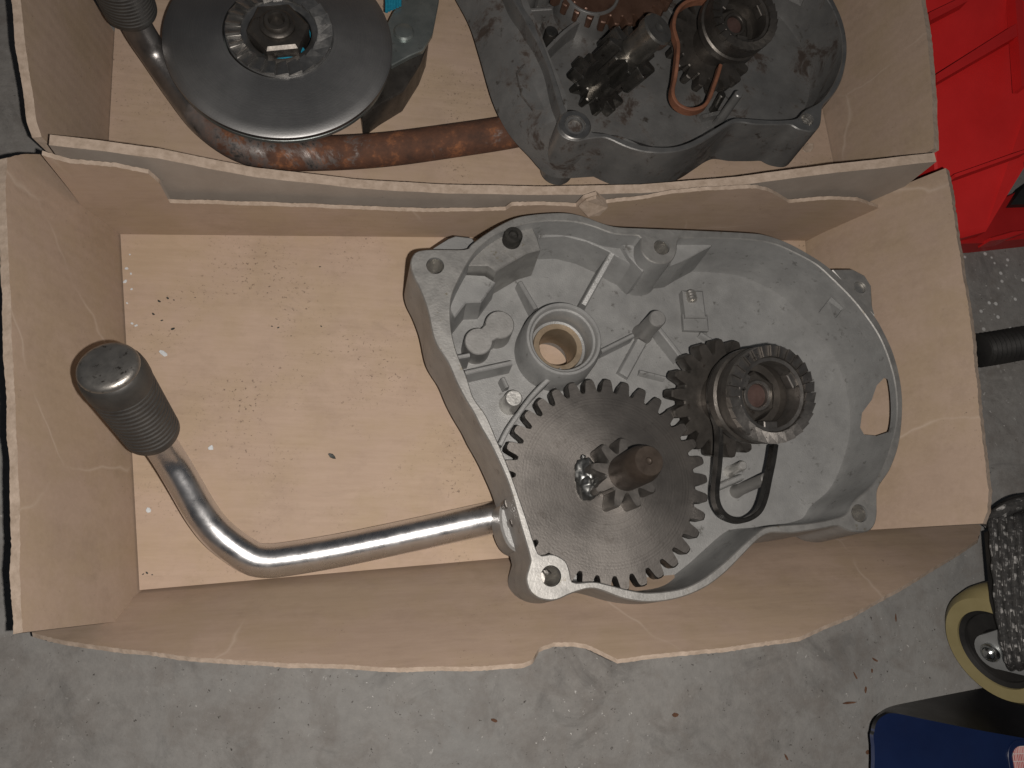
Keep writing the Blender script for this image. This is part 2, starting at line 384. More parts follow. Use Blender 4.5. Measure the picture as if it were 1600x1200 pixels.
def concrete():
    m, nt, bs = nodes('stained_concrete'); co = coords(nt)
    b = ramp(nt, nz(nt, co, 9, 8, 0.62), [(0.3, (0.175, 0.165, 0.155)), (0.72, (0.255, 0.245, 0.232))])
    b = mix(nt, 0.35, b, ramp(nt, nz(nt, co, 190, 6, 0.7), [(0.3, (0.12, 0.115, 0.11)), (0.72, (0.32, 0.31, 0.295))]))
    st = ramp(nt, nz(nt, co, 24, 9, 0.72, 0.8), [(0.52, (0, 0, 0)), (0.70, (0.85,) * 3)]); b = mix(nt, st, b, (0.085, 0.08, 0.075))
    bl = ramp(nt, nz(nt, co, 5, 4, 0.6, 0.6), [(0.40, (0, 0, 0)), (0.65, (0.5,) * 3)]); b = mix(nt, bl, b, (0.235, 0.240, 0.238))
    br = ramp(nt, nz(nt, co, 46, 7, 0.7, 0.4), [(0.48, (0, 0, 0)), (0.68, (0.55,) * 3)]); b = mix(nt, br, b, (0.145, 0.128, 0.115))
    dk = ramp(nt, nz(nt, co, 330, 4, 0.8), [(0.645, (0, 0, 0)), (0.69, (1, 1, 1))]); b = mix(nt, dk, b, (0.05, 0.045, 0.04))
    wh = ramp(nt, nz(nt, coords(nt, (1, 1, 1), (0, 0, 1.1)), 240, 4, 0.75), [(0.65, (0, 0, 0)), (0.68, (1, 1, 1))])
    wa = ramp(nt, nz(nt, coords(nt, (1, 1, 1), (0, 0, 0.4)), 12, 3, 0.6), [(0.48, (0.0,) * 3), (0.62, (1, 1, 1))])
    b = mix(nt, mix(nt, 1, wh, wa, 'MULTIPLY'), b, (0.55, 0.54, 0.52))
    # paint drips that thicken towards the red crate
    t = N(nt, 'ShaderNodeTexCoord'); ds = N(nt, 'ShaderNodeVectorMath', operation='DISTANCE'); nt.links.new(t.outputs['Object'], ds.inputs[0]); ds.inputs[1].default_value = tuple(P(1570, 440, 0))
    near = ramp(nt, ds.outputs['Value'], [(0.02, (1, 1, 1)), (0.075, (0, 0, 0))])
    vo = N(nt, 'ShaderNodeTexVoronoi', feature='F1'); vo.inputs['Scale'].default_value = 150; vo.inputs['Randomness'].default_value = 1; nt.links.new(co, vo.inputs['Vector'])
    dr = ramp(nt, vo.outputs['Distance'], [(0.16, (1, 1, 1)), (0.22, (0, 0, 0))])
    b = mix(nt, mix(nt, 1, near, dr, 'MULTIPLY'), b, (0.55, 0.55, 0.54))
    nt.links.new(b, bs.inputs['Base Color']); bs.inputs['Roughness'].default_value = 0.7; bs.inputs['Specular IOR Level'].default_value = 0.35
    p = bump(nt, bs, nz(nt, co, 60, 6, 0.65), 0.35, 0.002); bump(nt, bs, nz(nt, co, 700, 4, 0.7), 0.3, 0.0005, p)
    return m
M_CONC = concrete()

def webbing():
    m, nt, bs = nodes('flecked_black_webbing')
    uv = N(nt, 'ShaderNodeUVMap'); sp = N(nt, 'ShaderNodeSeparateXYZ'); nt.links.new(uv.outputs[0], sp.inputs[0])
    def mth(op, a, b=None, c=None):
        n = N(nt, 'ShaderNodeMath', operation=op)
        for i, v in enumerate((a, b, c)):
            if v is None: continue
            if isinstance(v, bpy.types.NodeSocket): nt.links.new(v, n.inputs[i])
            else: n.inputs[i].default_value = v
        return n.outputs[0]
    co = coords(nt)
    cell = mth('FLOOR', mth('MULTIPLY', sp.outputs['X'], 5.0))
    wob = mth('MULTIPLY', nz(nt, co, 110, 2), 1.1)
    fr = mth('FRACT', mth('ADD', mth('MULTIPLY_ADD', sp.outputs['Y'], 1 / 0.0078, wob), mth('MULTIPLY', cell, 0.31)))
    a = mth('LESS_THAN', mth('ABSOLUTE', mth('SUBTRACT', fr, 0.5)), 0.24)
    u = mth('FRACT', mth('MULTIPLY', sp.outputs['X'], 5.0))
    b = mth('LESS_THAN', mth('ABSOLUTE', mth('SUBTRACT', u, 0.5)), 0.24)
    f = mth('MULTIPLY', a, b)
    base = ramp(nt, nz(nt, co, 700, 5, 0.7), [(0.3, (0.010, 0.010, 0.010)), (0.7, (0.05, 0.048, 0.046))])
    nt.links.new(mix(nt, f, base, ramp(nt, nz(nt, co, 300, 3), [(0.46, (0.03, 0.03, 0.03)), (0.64, (0.36, 0.35, 0.34))])), bs.inputs['Base Color'])
    bs.inputs['Roughness'].default_value = 0.85
    bump(nt, bs, nz(nt, co, 900, 4, 0.7), 0.9, 0.0008)
    return m
M_WEB = webbing()

def sticker_mat():
    m, nt, bs = nodes('printed_sticker')
    t = N(nt, 'ShaderNodeTexCoord'); co = t.outputs['Object']
    br = N(nt, 'ShaderNodeTexBrick'); br.offset = 0.37
    br.inputs['Color1'].default_value = (0.45, 0.10, 0.10, 1); br.inputs['Color2'].default_value = (0.62, 0.30, 0.28, 1); br.inputs['Mortar'].default_value = (0.62, 0.60, 0.58, 1)
    br.inputs['Scale'].default_value = 900; br.inputs['Mortar Size'].default_value = 0.12; br.inputs['Brick Width'].default_value = 0.9; br.inputs['Row Height'].default_value = 3.2
    nt.links.new(co, br.inputs['Vector']); nt.links.new(br.outputs[0], bs.inputs['Base Color']); bs.inputs['Roughness'].default_value = 0.4
    return m
M_STICK = sticker_mat()

# ------------------------------------------------------------------ the ground
ZF = -0.004
gv, gf = [], []
n = 24
for j in range(n + 1):
    for i in range(n + 1): gv.append((-1.3 + 2.6 * i / n, -1.1 + 2.6 * j / n, ZF))
for j in range(n):
    for i in range(n): a = j * (n + 1) + i; gf.append([a, a + 1, a + n + 2, a + n + 1])
g = obj('concrete_floor', (gv, gf), M_CONC); g['kind'] = 'structure'

# ------------------------------------------------------------------ cardboard boxes
def px_line(pts, step=4.0):
    out = []
    for a, b in zip(pts, pts[1:]):
        m = max(1, int(math.hypot(b[0] - a[0], b[1] - a[1]) / step))
        out += [(a[0] + (b[0] - a[0]) * i / m, a[1] + (b[1] - a[1]) * i / m) for i in range(m)]
    return out + [pts[-1]]

def box_wall(name, root, a, b, top_px, zref=None, ref=None, th=0.0023, jag=0.0004, bulge=0.0, seed=0, mats=None, wob=1.0):
    """a panel standing on the floor line a-b; its torn top edge follows top_px"""
    o = Vector(root.location); a = Vector(a); b = Vector(b); d = (b - a).normalized()
    inward = Vector((-d.y, d.x, 0))                         # left of a->b is outside
    k = 0.0
    if zref is not None:
        T = P(*ref, zref); k = (T - a).dot(inward) / zref
    U = Vector((0, 0, 1)) + inward * k
    nrm = d.cross(U).normalized()
    if nrm.dot(inward) < 0: nrm = -nrm
    pts = px_line(top_px); tops = [on_plane(x, y, a, nrm) for x, y in pts]
    rows = 9; V = []; Fc = []; mi = []
    cols = len(tops); L = (b - a).length
    def disp(p, t, s):
        q = (noise.noise(p * 14 + Vector((seed, 0, 0))) * 0.0012 + noise.noise(p * 40 + Vector((0, seed, 0))) * 0.0003) * t * wob
        return q + bulge * math.sin(math.pi * max(0, min(1, s))) * t * (1 - t) * 4
    for side in (0, 1):
        for i, T in enumerate(tops):
            T2 = T + U * (noise.noise(Vector((i * 0.11, seed, 1.7))) * jag + noise.noise(Vector((i * 0.9, seed, 5.2))) * jag * 1.1)
            foot = T2 - U * T2.z; s = (foot - a).dot(d) / L
            for r in range(rows):
                t = (r / (rows - 1))
                p = foot + U * (T2.z * t)
                if r == 0: p = p + Vector((0, 0, ZF + 0.0002))
                p = p + nrm * (disp(p, t, s) + side * th * (1 + 0.16 * wob * noise.noise(Vector((i * 0.07, seed, 9))) * t))
                V.append(p - o)
    S = cols * rows
    for i in range(cols - 1):
        for r in range(rows - 1):
            q = i * rows + r
            Fc.append([q, q + 1, q + rows + 1, q + rows]); mi.append(0)
            Fc.append([S + q, S + q + rows, S + q + rows + 1, S + q + 1]); mi.append(1)
        q = i * rows + rows - 1; Fc.append([q, q + rows, S + q + rows, S + q]); mi.append(2)
        q = i * rows; Fc.append([q, S + q, S + q + rows, q + rows]); mi.append(1)
    for i in (0, cols - 1):
        for r in range(rows - 1): q = i * rows + r; Fc.append([q, q + 1, S + q + 1, S + q]); mi.append(2)
    me = bpy.data.meshes.new(name); me.from_pydata([tuple(v) for v in V], [], Fc)
    for m in (mats or (M_WALL, M_OUT, M_EDGE)): me.materials.append(m)
    for p, x in zip(me.polygons, mi): p.material_index = x; p.use_smooth = x != 2
    me.set_sharp_from_angle(angle=math.radians(50))
    bm = bmesh.new(); bm.from_mesh(me); bmesh.ops.recalc_face_normals(bm, faces=bm.faces[:]); bm.to_mesh(me); bm.free()
    ob = bpy.data.objects.new(name, me); C.objects.link(ob); ob.parent = root
    print(name, 'top z', round(min(t.z for t in tops), 3), round(max(t.z for t in tops), 3), 'lean', round(k, 2))
    return ob

def base_panel(root, corners):
    o = Vector(root.location); nx, ny = 44, 24; V = []; Fc = []
    a, b, c, d = [Vector(p) for p in corners]               # TL, BL, BR, TR
    for j in range(ny + 1):
        for i in range(nx + 1):
            u, v = i / nx, j / ny
            p = a.lerp(d, u).lerp(b.lerp(c, u), v); e = min(u, 1 - u, v, 1 - v)
            p = p + Vector((0, 0, noise.noise(p * 20) * 0.0008 * min(1, e * 12)))
            V.append(p - o)
    m = nx + 1
    for j in range(ny):
        for i in range(nx): q = j * m + i; Fc.append([q, q + 1, q + m + 1, q + m])
    n0 = len(V); per = [i for i in range(m)] + [j * m + nx for j in range(1, ny + 1)] + [ny * m + i for i in range(nx - 1, -1, -1)] + [j * m for j in range(ny - 1, 0, -1)]
    for q in per: V.append(V[q] + Vector((0, 0, ZF + 0.0003)))
    for i in range(len(per)): j = (i + 1) % len(per); Fc.append([per[i], per[j], n0 + j, n0 + i])
    Fc.append([n0 + i for i in range(len(per))])
    return obj('base_panel', (V, Fc), M_CARD, root, 40)

TL, BL, BR, TR = P(188, 366, 0), P(218, 922, 0), P(1290, 828, 0), P(1258, 376, 0)
lower = thing('cardboard_box', 'open cardboard box with torn walls holding the clean pale grey gear housing', 'box', P(700, 650, ZF))
base_panel(lower, (TL, BL, BR, TR))
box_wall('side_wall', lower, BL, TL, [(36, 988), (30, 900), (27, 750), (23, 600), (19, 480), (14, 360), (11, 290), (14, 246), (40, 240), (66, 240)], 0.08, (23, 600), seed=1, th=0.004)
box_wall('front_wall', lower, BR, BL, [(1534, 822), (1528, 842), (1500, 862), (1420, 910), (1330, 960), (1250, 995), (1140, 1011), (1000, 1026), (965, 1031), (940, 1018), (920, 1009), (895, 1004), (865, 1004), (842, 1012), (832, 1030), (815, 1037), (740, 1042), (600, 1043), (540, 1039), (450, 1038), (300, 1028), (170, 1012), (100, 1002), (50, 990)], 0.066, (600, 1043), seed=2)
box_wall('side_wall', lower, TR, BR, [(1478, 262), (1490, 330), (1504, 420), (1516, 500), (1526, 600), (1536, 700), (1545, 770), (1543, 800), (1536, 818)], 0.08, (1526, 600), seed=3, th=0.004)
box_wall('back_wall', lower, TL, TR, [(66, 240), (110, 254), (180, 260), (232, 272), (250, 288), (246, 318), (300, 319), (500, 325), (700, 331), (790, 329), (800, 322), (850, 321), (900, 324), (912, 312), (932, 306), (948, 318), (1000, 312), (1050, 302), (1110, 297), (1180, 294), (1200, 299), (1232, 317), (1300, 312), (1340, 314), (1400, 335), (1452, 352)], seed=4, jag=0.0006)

pn = Vector((-(TR - TL).y, (TR - TL).x, 0)).normalized()
fl1 = [on_plane(x, y, TL - pn * 0.0015, pn) - Vector(lower.location) for x, y in ((904,321),(916,311),(931,305),(949,318),(936,329),(918,330))]
obj('torn_flap', loft([fl1, [p - pn * (0.0008 + 0.0006 * i) for i, p in enumerate(fl1)]]), M_EDGE, lower, 0)
dirT = (TR - TL).normalized(); nT = Vector((-dirT.y, dirT.x, 0))
upper = thing('cardboard_box', 'open cardboard box with whole walls holding the dark oily housing and rusty crank', 'box', P(700, 100, ZF))
uBL = P(172, 226, 0); uBR = P(1300, 244, 0)
l0 = TL + nT * 0.0125; 
uBL = l0 + dirT * (uBL - l0).dot(dirT); uBR = l0 + dirT * (uBR - l0).dot(dirT)
uTL = uBL + nT * 0.21 - dirT * 0.004; uTR = uBR + nT * 0.21
base_panel(upper, (uTL, uBL, uBR, uTR))
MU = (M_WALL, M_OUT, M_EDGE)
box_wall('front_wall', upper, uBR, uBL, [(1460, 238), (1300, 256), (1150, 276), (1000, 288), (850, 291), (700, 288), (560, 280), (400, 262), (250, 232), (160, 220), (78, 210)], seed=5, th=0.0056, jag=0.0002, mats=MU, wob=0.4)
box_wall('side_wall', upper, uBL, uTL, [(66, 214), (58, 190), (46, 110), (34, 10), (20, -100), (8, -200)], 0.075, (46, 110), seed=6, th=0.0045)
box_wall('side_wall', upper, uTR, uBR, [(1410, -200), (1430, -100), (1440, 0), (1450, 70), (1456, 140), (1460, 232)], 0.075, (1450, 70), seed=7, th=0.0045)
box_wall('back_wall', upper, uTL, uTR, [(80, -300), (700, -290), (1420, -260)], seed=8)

# ------------------------------------------------------------------ the gear housing
ZR, ZI, ZB = 0.065, 0.026, 0.0198
OUT = [(646,397),(656,391),(680,389),(727,389),(737,381),(757,366),(785,349),(812,338),(848,333),(884,332),(911,337),(944,349),(966,354),(1005,356),(1082,359),(1165,363),(1198,367),(1234,380),(1275,403),(1302,423),(1336,457),(1366,492),(1380,515),(1396,550),(1407,591),(1411,635),(1406,690),(1392,732),(1373,762),(1371,785),(1371,803),(1367,820),(1355,831),(1328,830),(1309,822),(1285,826),(1260,830),(1236,833),(1204,833),(1184,844),(1160,868),(1132,896),(1100,919),(1060,935),(1016,941),(976,936),(940,923),(920,920),(892,928),(868,938),(844,936),(828,924),(822,904),(827,884),(828,871),(812,816),(796,760),(780,722),(767,695),(751,667),(740,645),(726,622),(713,597),(700,567),(679,532),(668,485),(656,452),(645,430),(641,411)]
INN = [(729,588),(713,548),(705,512),(704,479),(708,457),(722,427),(738,400),(757,380),(782,363),(807,353),(834,347),(867,345),(900,347),(928,354),(955,364),(977,367),(1000,369),(1001,380),(1003,394),(1015,407),(1032,412),(1049,408),(1057,394),(1060,374),(1074,372),(1110,372),(1165,374),(1209,381),(1242,395),(1275,413),(1302,437),(1330,465),(1352,492),(1371,520),(1385,550),(1396,586),(1401,619),(1401,657),(1392,697),(1380,730),(1364,757),(1336,782),(1322,803),(1296,812),(1260,818),(1208,822),(1192,826),(1176,838),(1152,860),(1128,882),(1096,906),(1064,920),(1016,926),(984,922),(952,914),(928,909),(896,910),(891,896),(884,877),(864,866),(846,868),(838,858),(824,815),(808,768),(792,724),(777,689),(760,650),(740,621)]
CO = P(1050, 650, 0); 
case = thing('gear_housing', 'clean pale grey cast aluminium gear housing with a large turned gear inside', 'gear housing', CO)
def L2(x, y, z): p = P(x, y, z) - CO; return Vector((p.x, p.y))
def poly(px, z): return [L2(x, y, z) for x, y in px]
def smooth_outline(px, z, n): return resample(catmull(ccw(poly(px, z)), 6), n)
NR = 360
out = ccw(smooth_outline(OUT, ZR, NR)); inn = ccw(smooth_outline(INN, ZR, NR)); foot = offset2(inn, 0.0024)                     # the cavity wall drops almost straight, with a casting's draft
# bring the outer outline's start next to the inner one's
def align(a, b):
    k = min(range(len(a)), key=lambda i: (a[i] - b[0]).length); return a[k:] + a[:k]
out = align(out, inn)
fil = [p.lerp(q, 0.62) for p, q in zip(inn, foot)]
und = offset2(out, 0.005)
V, Fc = loft([at_z(und, ZB), at_z(offset2(out, -0.0018), ZB + 0.004), at_z(out, ZR - 0.0007)], True, False)
V2, F2 = loft([at_z(out, ZR - 0.0007), at_z(offset2(out, 0.0006), ZR)], False, False)
# rim cap between two outlines that are not point-paired: fill by bmesh
def shell_mesh():
    bm = bmesh.new()
    def ring(pts, z): return [bm.verts.new((p[0], p[1], z)) for p in pts]
    r = [ring(und, ZB), ring(offset2(out, -0.0018), ZB + 0.004), ring(out, ZR - 0.0007), ring(offset2(out, 0.0006), ZR)]
    q = [ring(offset2(inn, -0.0005), ZR), ring(inn, ZR - 0.0006), ring([a.lerp(b, 0.30) for a, b in zip(inn, foot)], 0.045), ring(fil, ZI + 0.0022), ring(foot, ZI)]
    n = NR
    for S in (r, q):
        for A, B in zip(S, S[1:]):
            for i in range(n): j = (i + 1) % n; bm.faces.new((A[i], A[j], B[j], B[i]))
    bm.faces.new(r[0]); bm.faces.new(q[-1])
    e = []
    for A in (r[-1], q[0]):
        for i in range(n):
            x = bm.edges.get((A[i], A[(i + 1) % n])); e.append(x)
    bmesh.ops.triangle_fill(bm, use_beauty=True, edges=e)
    bmesh.ops.recalc_face_normals(bm, faces=bm.faces[:])
    me = bpy.data.meshes.new('shell'); bm.to_mesh(me); bm.free(); me.materials.append(M_ALU); me.materials.append(M_RIM)
    return me
so = bpy.data.objects.new('shell', shell_mesh()); C.objects.link(so); so.parent = case
HOLES = [(680, 415, 0.0045), (1034, 386, 0.0044), (1343, 802, 0.0045), (861, 900, 0.0048)]
BUSH = L2(868, 548, 0.03)
tear = [(1382,590),(1395,598),(1399,620),(1397,650),(1388,675),(1370,681),(1350,679),(1344,668),(1347,645),(1362,625),(1370,602)]
cut(so, *[cyl(L2(x, y, ZR), r, 0.030, 0.08) for x, y, r in HOLES], cyl(BUSH, 0.0163, 0.005, 0.03))
whole_shell = so.data.copy()
cut(so, loft([[P(x, y, 0.060) - CO for x, y in tear], [P(x, y, 0.004) - CO for x, y in tear]]))
for me_ in (so.data, whole_shell):
    for p in me_.polygons:
        if p.center.z > ZR - 0.0009 and p.normal.z > 0.5: p.material_index = 1
for x, y, r in HOLES:
    c = L2(x, y, ZR)
    prof = []
    for k in range(15):                                            # threads seen inside the hole
        z = 0.0315 + k * 0.0021; prof += [(r - 0.0002, z), (r - 0.0007, z + 0.00105)]
    prof.append((r - 0.0002, ZR - 0.0014))
    vf = lathe([(r - 0.0007, 0.031)] + prof, 26)
    vf = (vf[0], [f for f in vf[1] if len(f) == 4] + [vf[1][-2]])
    obj('threaded_hole', xf(vf, Matrix.Translation((c.x, c.y, 0))), M_THREAD, case, 20)

# bolt lug standing a little lower than the rim
lug = obj('bolt_lug', prism(poly([(1300,422),(1312,420),(1333,420),(1352,430),(1362,446),(1364,478),(1367,494),(1350,480),(1325,452)], 0.060), 0.040, 0.060, 0.0008, 0.001), M_RIM, case)
cl = L2(1344, 449, 0.06); cut(lug, cyl(cl, 0.0036, 0.043, 0.07))
obj('threaded_hole', xf(lathe([(0.0030, 0.0435), (0.0034, 0.046), (0.0029, 0.048), (0.0034, 0.050), (0.0029, 0.052), (0.0034, 0.054), (0.0034, 0.0585)], 24), Matrix.Translation((cl.x, cl.y, 0))), M_THREAD, lug, 20)
obj('rear_lug', prism(poly([(676,390),(700,372),(712,368),(738,371),(745,382),(728,392)], 0.045), 0.024, 0.045, 0.0008, 0.001), M_ALU, case)
obj('shaft_boss', prism(catmull(poly([(781,796),(790,786),(806,800),(818,846),(810,862),(794,852),(783,826)], 0.040), 4), 0.018, 0.040, 0.0012, 0.001), M_ALU, case)
# ledges cast into the top left corner
R1 = lambda pts: [(620 + x / 3.636, 320 + y / 3.636) for x, y in pts]
obj('ledge', prism(poly(R1([(395,345),(520,345),(565,378),(640,332),(740,275),(818,255),(800,190),(772,128),(690,118),(590,150),(500,215),(420,290)]), 0.058), ZI - 0.001, 0.058, 0.0006, 0.0012), M_RIM, case)
obj('ledge', prism(poly(R1([(372,392),(500,398),(562,440),(480,552),(395,555),(330,640),(300,600),(300,540),(318,490)]), 0.049), ZI - 0.001, 0.049, 0.0008, 0.0012), M_ALU, case)
obj('ledge', prism(poly(R1([(780,100),(900,84),(1020,94),(1130,120),(1220,155),(1300,168),(1378,172),(1384,240),(1386,372),(1290,318),(1200,262),(1080,208),(950,176),(806,184)]), 0.050), ZI - 0.001, 0.050, 0.0006, 0.0025), M_ALU, case)
obj('ledge', prism(poly([(1050,370),(1132,371),(1112,384),(1086,398),(1066,410),(1046,416)], 0.057), ZI - 0.001, 0.057, 0.0006, 0.0018), M_ALU, case)
obj('ledge', prism(poly([(968,362),(1004,366),(1010,404),(1026,418),(1004,424),(984,402),(972,382)], 0.054), ZI - 0.001, 0.054, 0.0006, 0.0022), M_ALU, case)
c = L2(799, 376, 0.058)
obj('plug', xf(lathe([(0.0050, 0.0578), (0.0050, 0.0640), (0.0044, 0.0650), (0.0026, 0.0650), (0.0022, 0.0635), (0.0004, 0.0630)], 20), Matrix.Translation((c.x, c.y, 0))), M_PLUG, case)
# two-lobed pad
a = L2(748, 533, 0.042); b = L2(781, 507, 0.042); d = (b - a); hp = []
ang = math.atan2(d.y, d.x)
for i in range(25): t = ang + math.radians(38) + math.radians(284) * i / 24; hp.append(a + 0.0074 * Vector((math.cos(t), math.sin(t))))
for i in range(25): t = ang + math.pi + math.radians(38) + math.radians(284) * i / 24; hp.append(b + 0.0078 * Vector((math.cos(t), math.sin(t))))
obj('locating_pad', prism(hp, ZI - 0.001, 0.042, 0.0005, 0.0004), M_PAD, case)
# bearing boss with its bush, open right through to the cardboard
TB = Matrix.Translation((BUSH.x, BUSH.y, 0))
obj('bearing_boss', xf(lathe([(0.0161, 0.0003), (0.0161, 0.022), (0.0222, 0.0255), (0.0215, 0.044), (0.0206, 0.0455), (0.0201, 0.0500), (0.0197, 0.0505), (0.0185, 0.0505), (0.0180, 0.0500), (0.0175, 0.0480), (0.0164, 0.0478), (0.0159, 0.0470), (0.0152, 0.0350), (0.0138, 0.0345), (0.0138, 0.0003)], 64, True), TB), M_ALU, case)
obj('bush', xf(lathe([(0.0137, 0.014), (0.0137, 0.0352), (0.0133, 0.0362), (0.0105, 0.0362), (0.0101, 0.0355), (0.0101, 0.014)], 56, True), TB), M_BRONZE, case)
def prib(p, q, z, wd=0.0022, zb=None, z0=ZI - 0.001):
    obj('rib', rib(L2(*p, z), L2(*q, zb or z), z0, z, wd, 0.0008, zb), M_ALU, case)
prib((813, 440), (838, 482), 0.034, 0.0024, 0.038); prib((957, 396), (912, 476), 0.050, 0.0034, 0.040)
prib((990, 523), (940, 548), 0.036, 0.0022); prib((1030, 512), (1066, 558), 0.036, 0.0024)
prib((727, 582), (800, 566), 0.040, 0.0026); prib((712, 558), (734, 554), 0.045, 0.0022)
prib((1003, 533), (974, 586), 0.030, 0.006); prib((1000, 580), (1040, 590), 0.030, 0.002)
prib((786, 590), (793, 605), 0.034, 0.0022); prib((1095, 520), (1135, 545), 0.030, 0.002)
arc = catmull([P(*p, 0.034) - CO for p in ((872,584),(848,603),(826,626),(808,650),(790,676),(778,700))], 6, False)
obj('curved_rib', strip(arc, 0.0026, 0.016), M_ALU, case)
def pin(x, y, z, r, mat, base=None, name='guide_pin'):
    t = P(x, y, z) - CO; b_ = (P(*base, ZI) - CO) if base else Vector((t.x, t.y, ZI)); b_.z = ZI - 0.001
    ax = (t - b_); h = ax.length; q = ax.to_track_quat('Z', 'Y').to_matrix().to_4x4()
    obj(name, xf(lathe([(r * 1.35, 0), (r * 1.08, h * 0.2), (r, h - 0.0008), (r - 0.0006, h)], 28), Matrix.Translation(b_) @ q), mat, case)
pin(1028, 497, 0.052, 0.0047, M_PAD); pin(1198, 747, 0.058, 0.0029, M_PAD, (1150, 768)); pin(1161, 727, 0.044, 0.0026, M_BRIGHT, (1140, 737))
pin(803, 622, 0.040, 0.0046, M_BRIGHT, None, 'post')
obj('rib', rib(L2(1120, 762, 0.030), L2(1160, 745, 0.030), ZI - 0.001, 0.031, 0.003), M_ALU, case)
# screw pad near the middle
c = L2(1085, 475, 0.032); c2 = L2(1083, 463, 0.036)
obj('screw_pad', box(c.x, c.y, 0.0288, 0.0125, 0.0165, 0.0076, 0.001, 0.05), M_ALU, case)
obj('screw_pad', box(L2(1088, 503, 0.03).x, L2(1088, 503, 0.03).y, 0.0275, 0.0150, 0.010, 0.0052, 0.001, 0.02), M_ALU, case)
obj('set_screw', xf(lathe([(0.0026, -0.004), (0.0030, -0.003), (0.0026, -0.002), (0.0030, -0.001), (0.0026, 0), (0.0030, 0.001), (0.0026, 0.002), (0.0012, 0.002), (0.0010, 0.001)], 20), Matrix.Translation((c2.x, c2.y, 0.034)) @ Matrix.Rotation(math.radians(70), 4, 'X')), M_THREAD, case, 20)
obj('cast_bump', loft([[P(x, y, 0.046) - CO for x, y in ((1280,488),(1300,462),(1322,484),(1304,498))], [P(x, y, 0.055) - CO for x, y in ((1294,470),(1299,464),(1318,482),(1314,485))]]), M_ALU, case)

# ------------------------------------------------------------------ the big gear with its pinion
GO = P(948, 752, 0.049); GO.z = 0.0
gear1 = thing('spur_gear', 'large turned steel spur gear with a welded pinion in the clean housing', 'gear', GO)
obj('gear_wheel', gear(34, 0.0537, 0.0468, 0.0395, 0.049, 0.05), M_GEAR, gear1, 30)
obj('hub', lathe([(0.016, ZI + 0.0003), (0.016, 0.0394)], 32), M_GEAR, gear1)
PX, PY = 0.0040, 0.0016
TP = Matrix.Translation((PX, PY, 0.049)) @ Matrix.Rotation(math.radians(6.5), 4, Vector((-0.4, 1, 0)).normalized()) @ Matrix.Translation((0, 0, -0.049))
obj('pinion', xf(gear(9, 0.0176, 0.0104, 0.0470, 0.0630, 0.2, 0.62), TP), M_PIN, gear1, 30)
sh = obj('shaft', xf(lathe([(0.0090, 0.0631), (0.0090, 0.0820), (0.0087, 0.0840), (0.0072, 0.0892), (0.0068, 0.0899), (0.0018, 0.0899), (0.0014, 0.0890), (0.0005, 0.0887)], 40), TP), M_SHAFT, gear1)
def blob(rx, ry, rz, seed, amp=0.25, seg=22):
    V, Fc = [], []
    for j in range(seg + 1):
        th = math.pi * j / seg
        for i in range(seg * 2):
            ph = math.pi * i / seg; u = Vector((math.sin(th) * math.cos(ph), math.sin(th) * math.sin(ph), math.cos(th)))
            k = 1 + amp * noise.noise(u * 1.7 + Vector((seed, 0, 0))) + amp * 0.5 * noise.noise(u * 4 + Vector((0, seed, 0)))
            V.append(Vector((u.x * rx, u.y * ry, u.z * rz)) * k)
    m = seg * 2
    for j in range(seg):
        for i in range(m): Fc.append([j * m + i, j * m + (i + 1) % m, (j + 1) * m + (i + 1) % m, (j + 1) * m + i])
    return V, Fc
wl = P(917, 746, 0.0515) - GO
wb = merge(xf(blob(0.0064, 0.0100, 0.0058, 3.1, 0.30), Matrix.Translation((wl.x, wl.y, 0.0495))), xf(blob(0.0062, 0.0066, 0.0066, 9.0, 0.25), Matrix.Translation((wl.x + 0.0012, wl.y - 0.0045, 0.0505))), xf(blob(0.0014, 0.0014, 0.0014, 5.0), Matrix.Translation((wl.x - 0.0012, wl.y + 0.0105, 0.0496))))
obj('weld_bead', wb, M_WELD, gear1, 60)

# ------------------------------------------------------------------ the ratchet pinion that meshes with it
g0 = P(1134, 622, 0.049); r0 = P(1210, 616, 0.090)
axv = (r0 - g0); axv = Vector((axv.x * 1.0, axv.y * 1.0, axv.z)).normalized()
b0 = g0 - axv * ((g0.z - ZI - 0.004) / axv.z)
rat = thing('ratchet_pinion', 'dark steel toothed pinion with an open ratchet ring in the clean housing', 'gear', b0, axv.to_track_quat('Z', 'Y'))
h1 = (g0 - b0).length; h2 = h1 + (r0.z - g0.z) / axv.z
obj('gear_wheel', gear(18, 0.0318, 0.0245, h1 - 0.010, h1, 0.12), M_BLK, rat, 30)
obj('hub', lathe([(0.013, 0.0), (0.013, h1 - 0.0101)], 28), M_BLK, rat)
obj('drum', lathe([(0.0150, h1 + 0.0001), (0.0150, h2 - 0.0215), (0.0225, h2 - 0.0210), (0.0240, h2 - 0.0200), (0.0240, h2 - 0.0150), (0.0228, h2 - 0.0140), (0.0228, h2 - 0.0100), (0.0238, h2 - 0.0090), (0.0238, h2 - 0.0042), (0.0180, h2 - 0.0042), (0.0166, h2 - 0.006), (0.0166, h2 - 0.0185), (0.0128, h2 - 0.0185), (0.0128, h1 + 0.0001)], 56, True), M_BLK, rat)
def ratchet_tooth(ri, ro, a0, a1, zb, zt, lo):
    """one ramped tooth: rises from lo at a0 to zt at a1"""
    V = []
    for a, z in ((a0, lo), (a1, zt)):
        for r in (ri, ro): V += [Vector((r * math.cos(a), r * math.sin(a), zb)), Vector((r * math.cos(a), r * math.sin(a), z))]
    return V, [[0, 1, 3, 2], [4, 6, 7, 5], [0, 4, 5, 1], [2, 3, 7, 6], [1, 5, 7, 3], [0, 2, 6, 4]]
NT = 28; tp = 2 * math.pi / NT
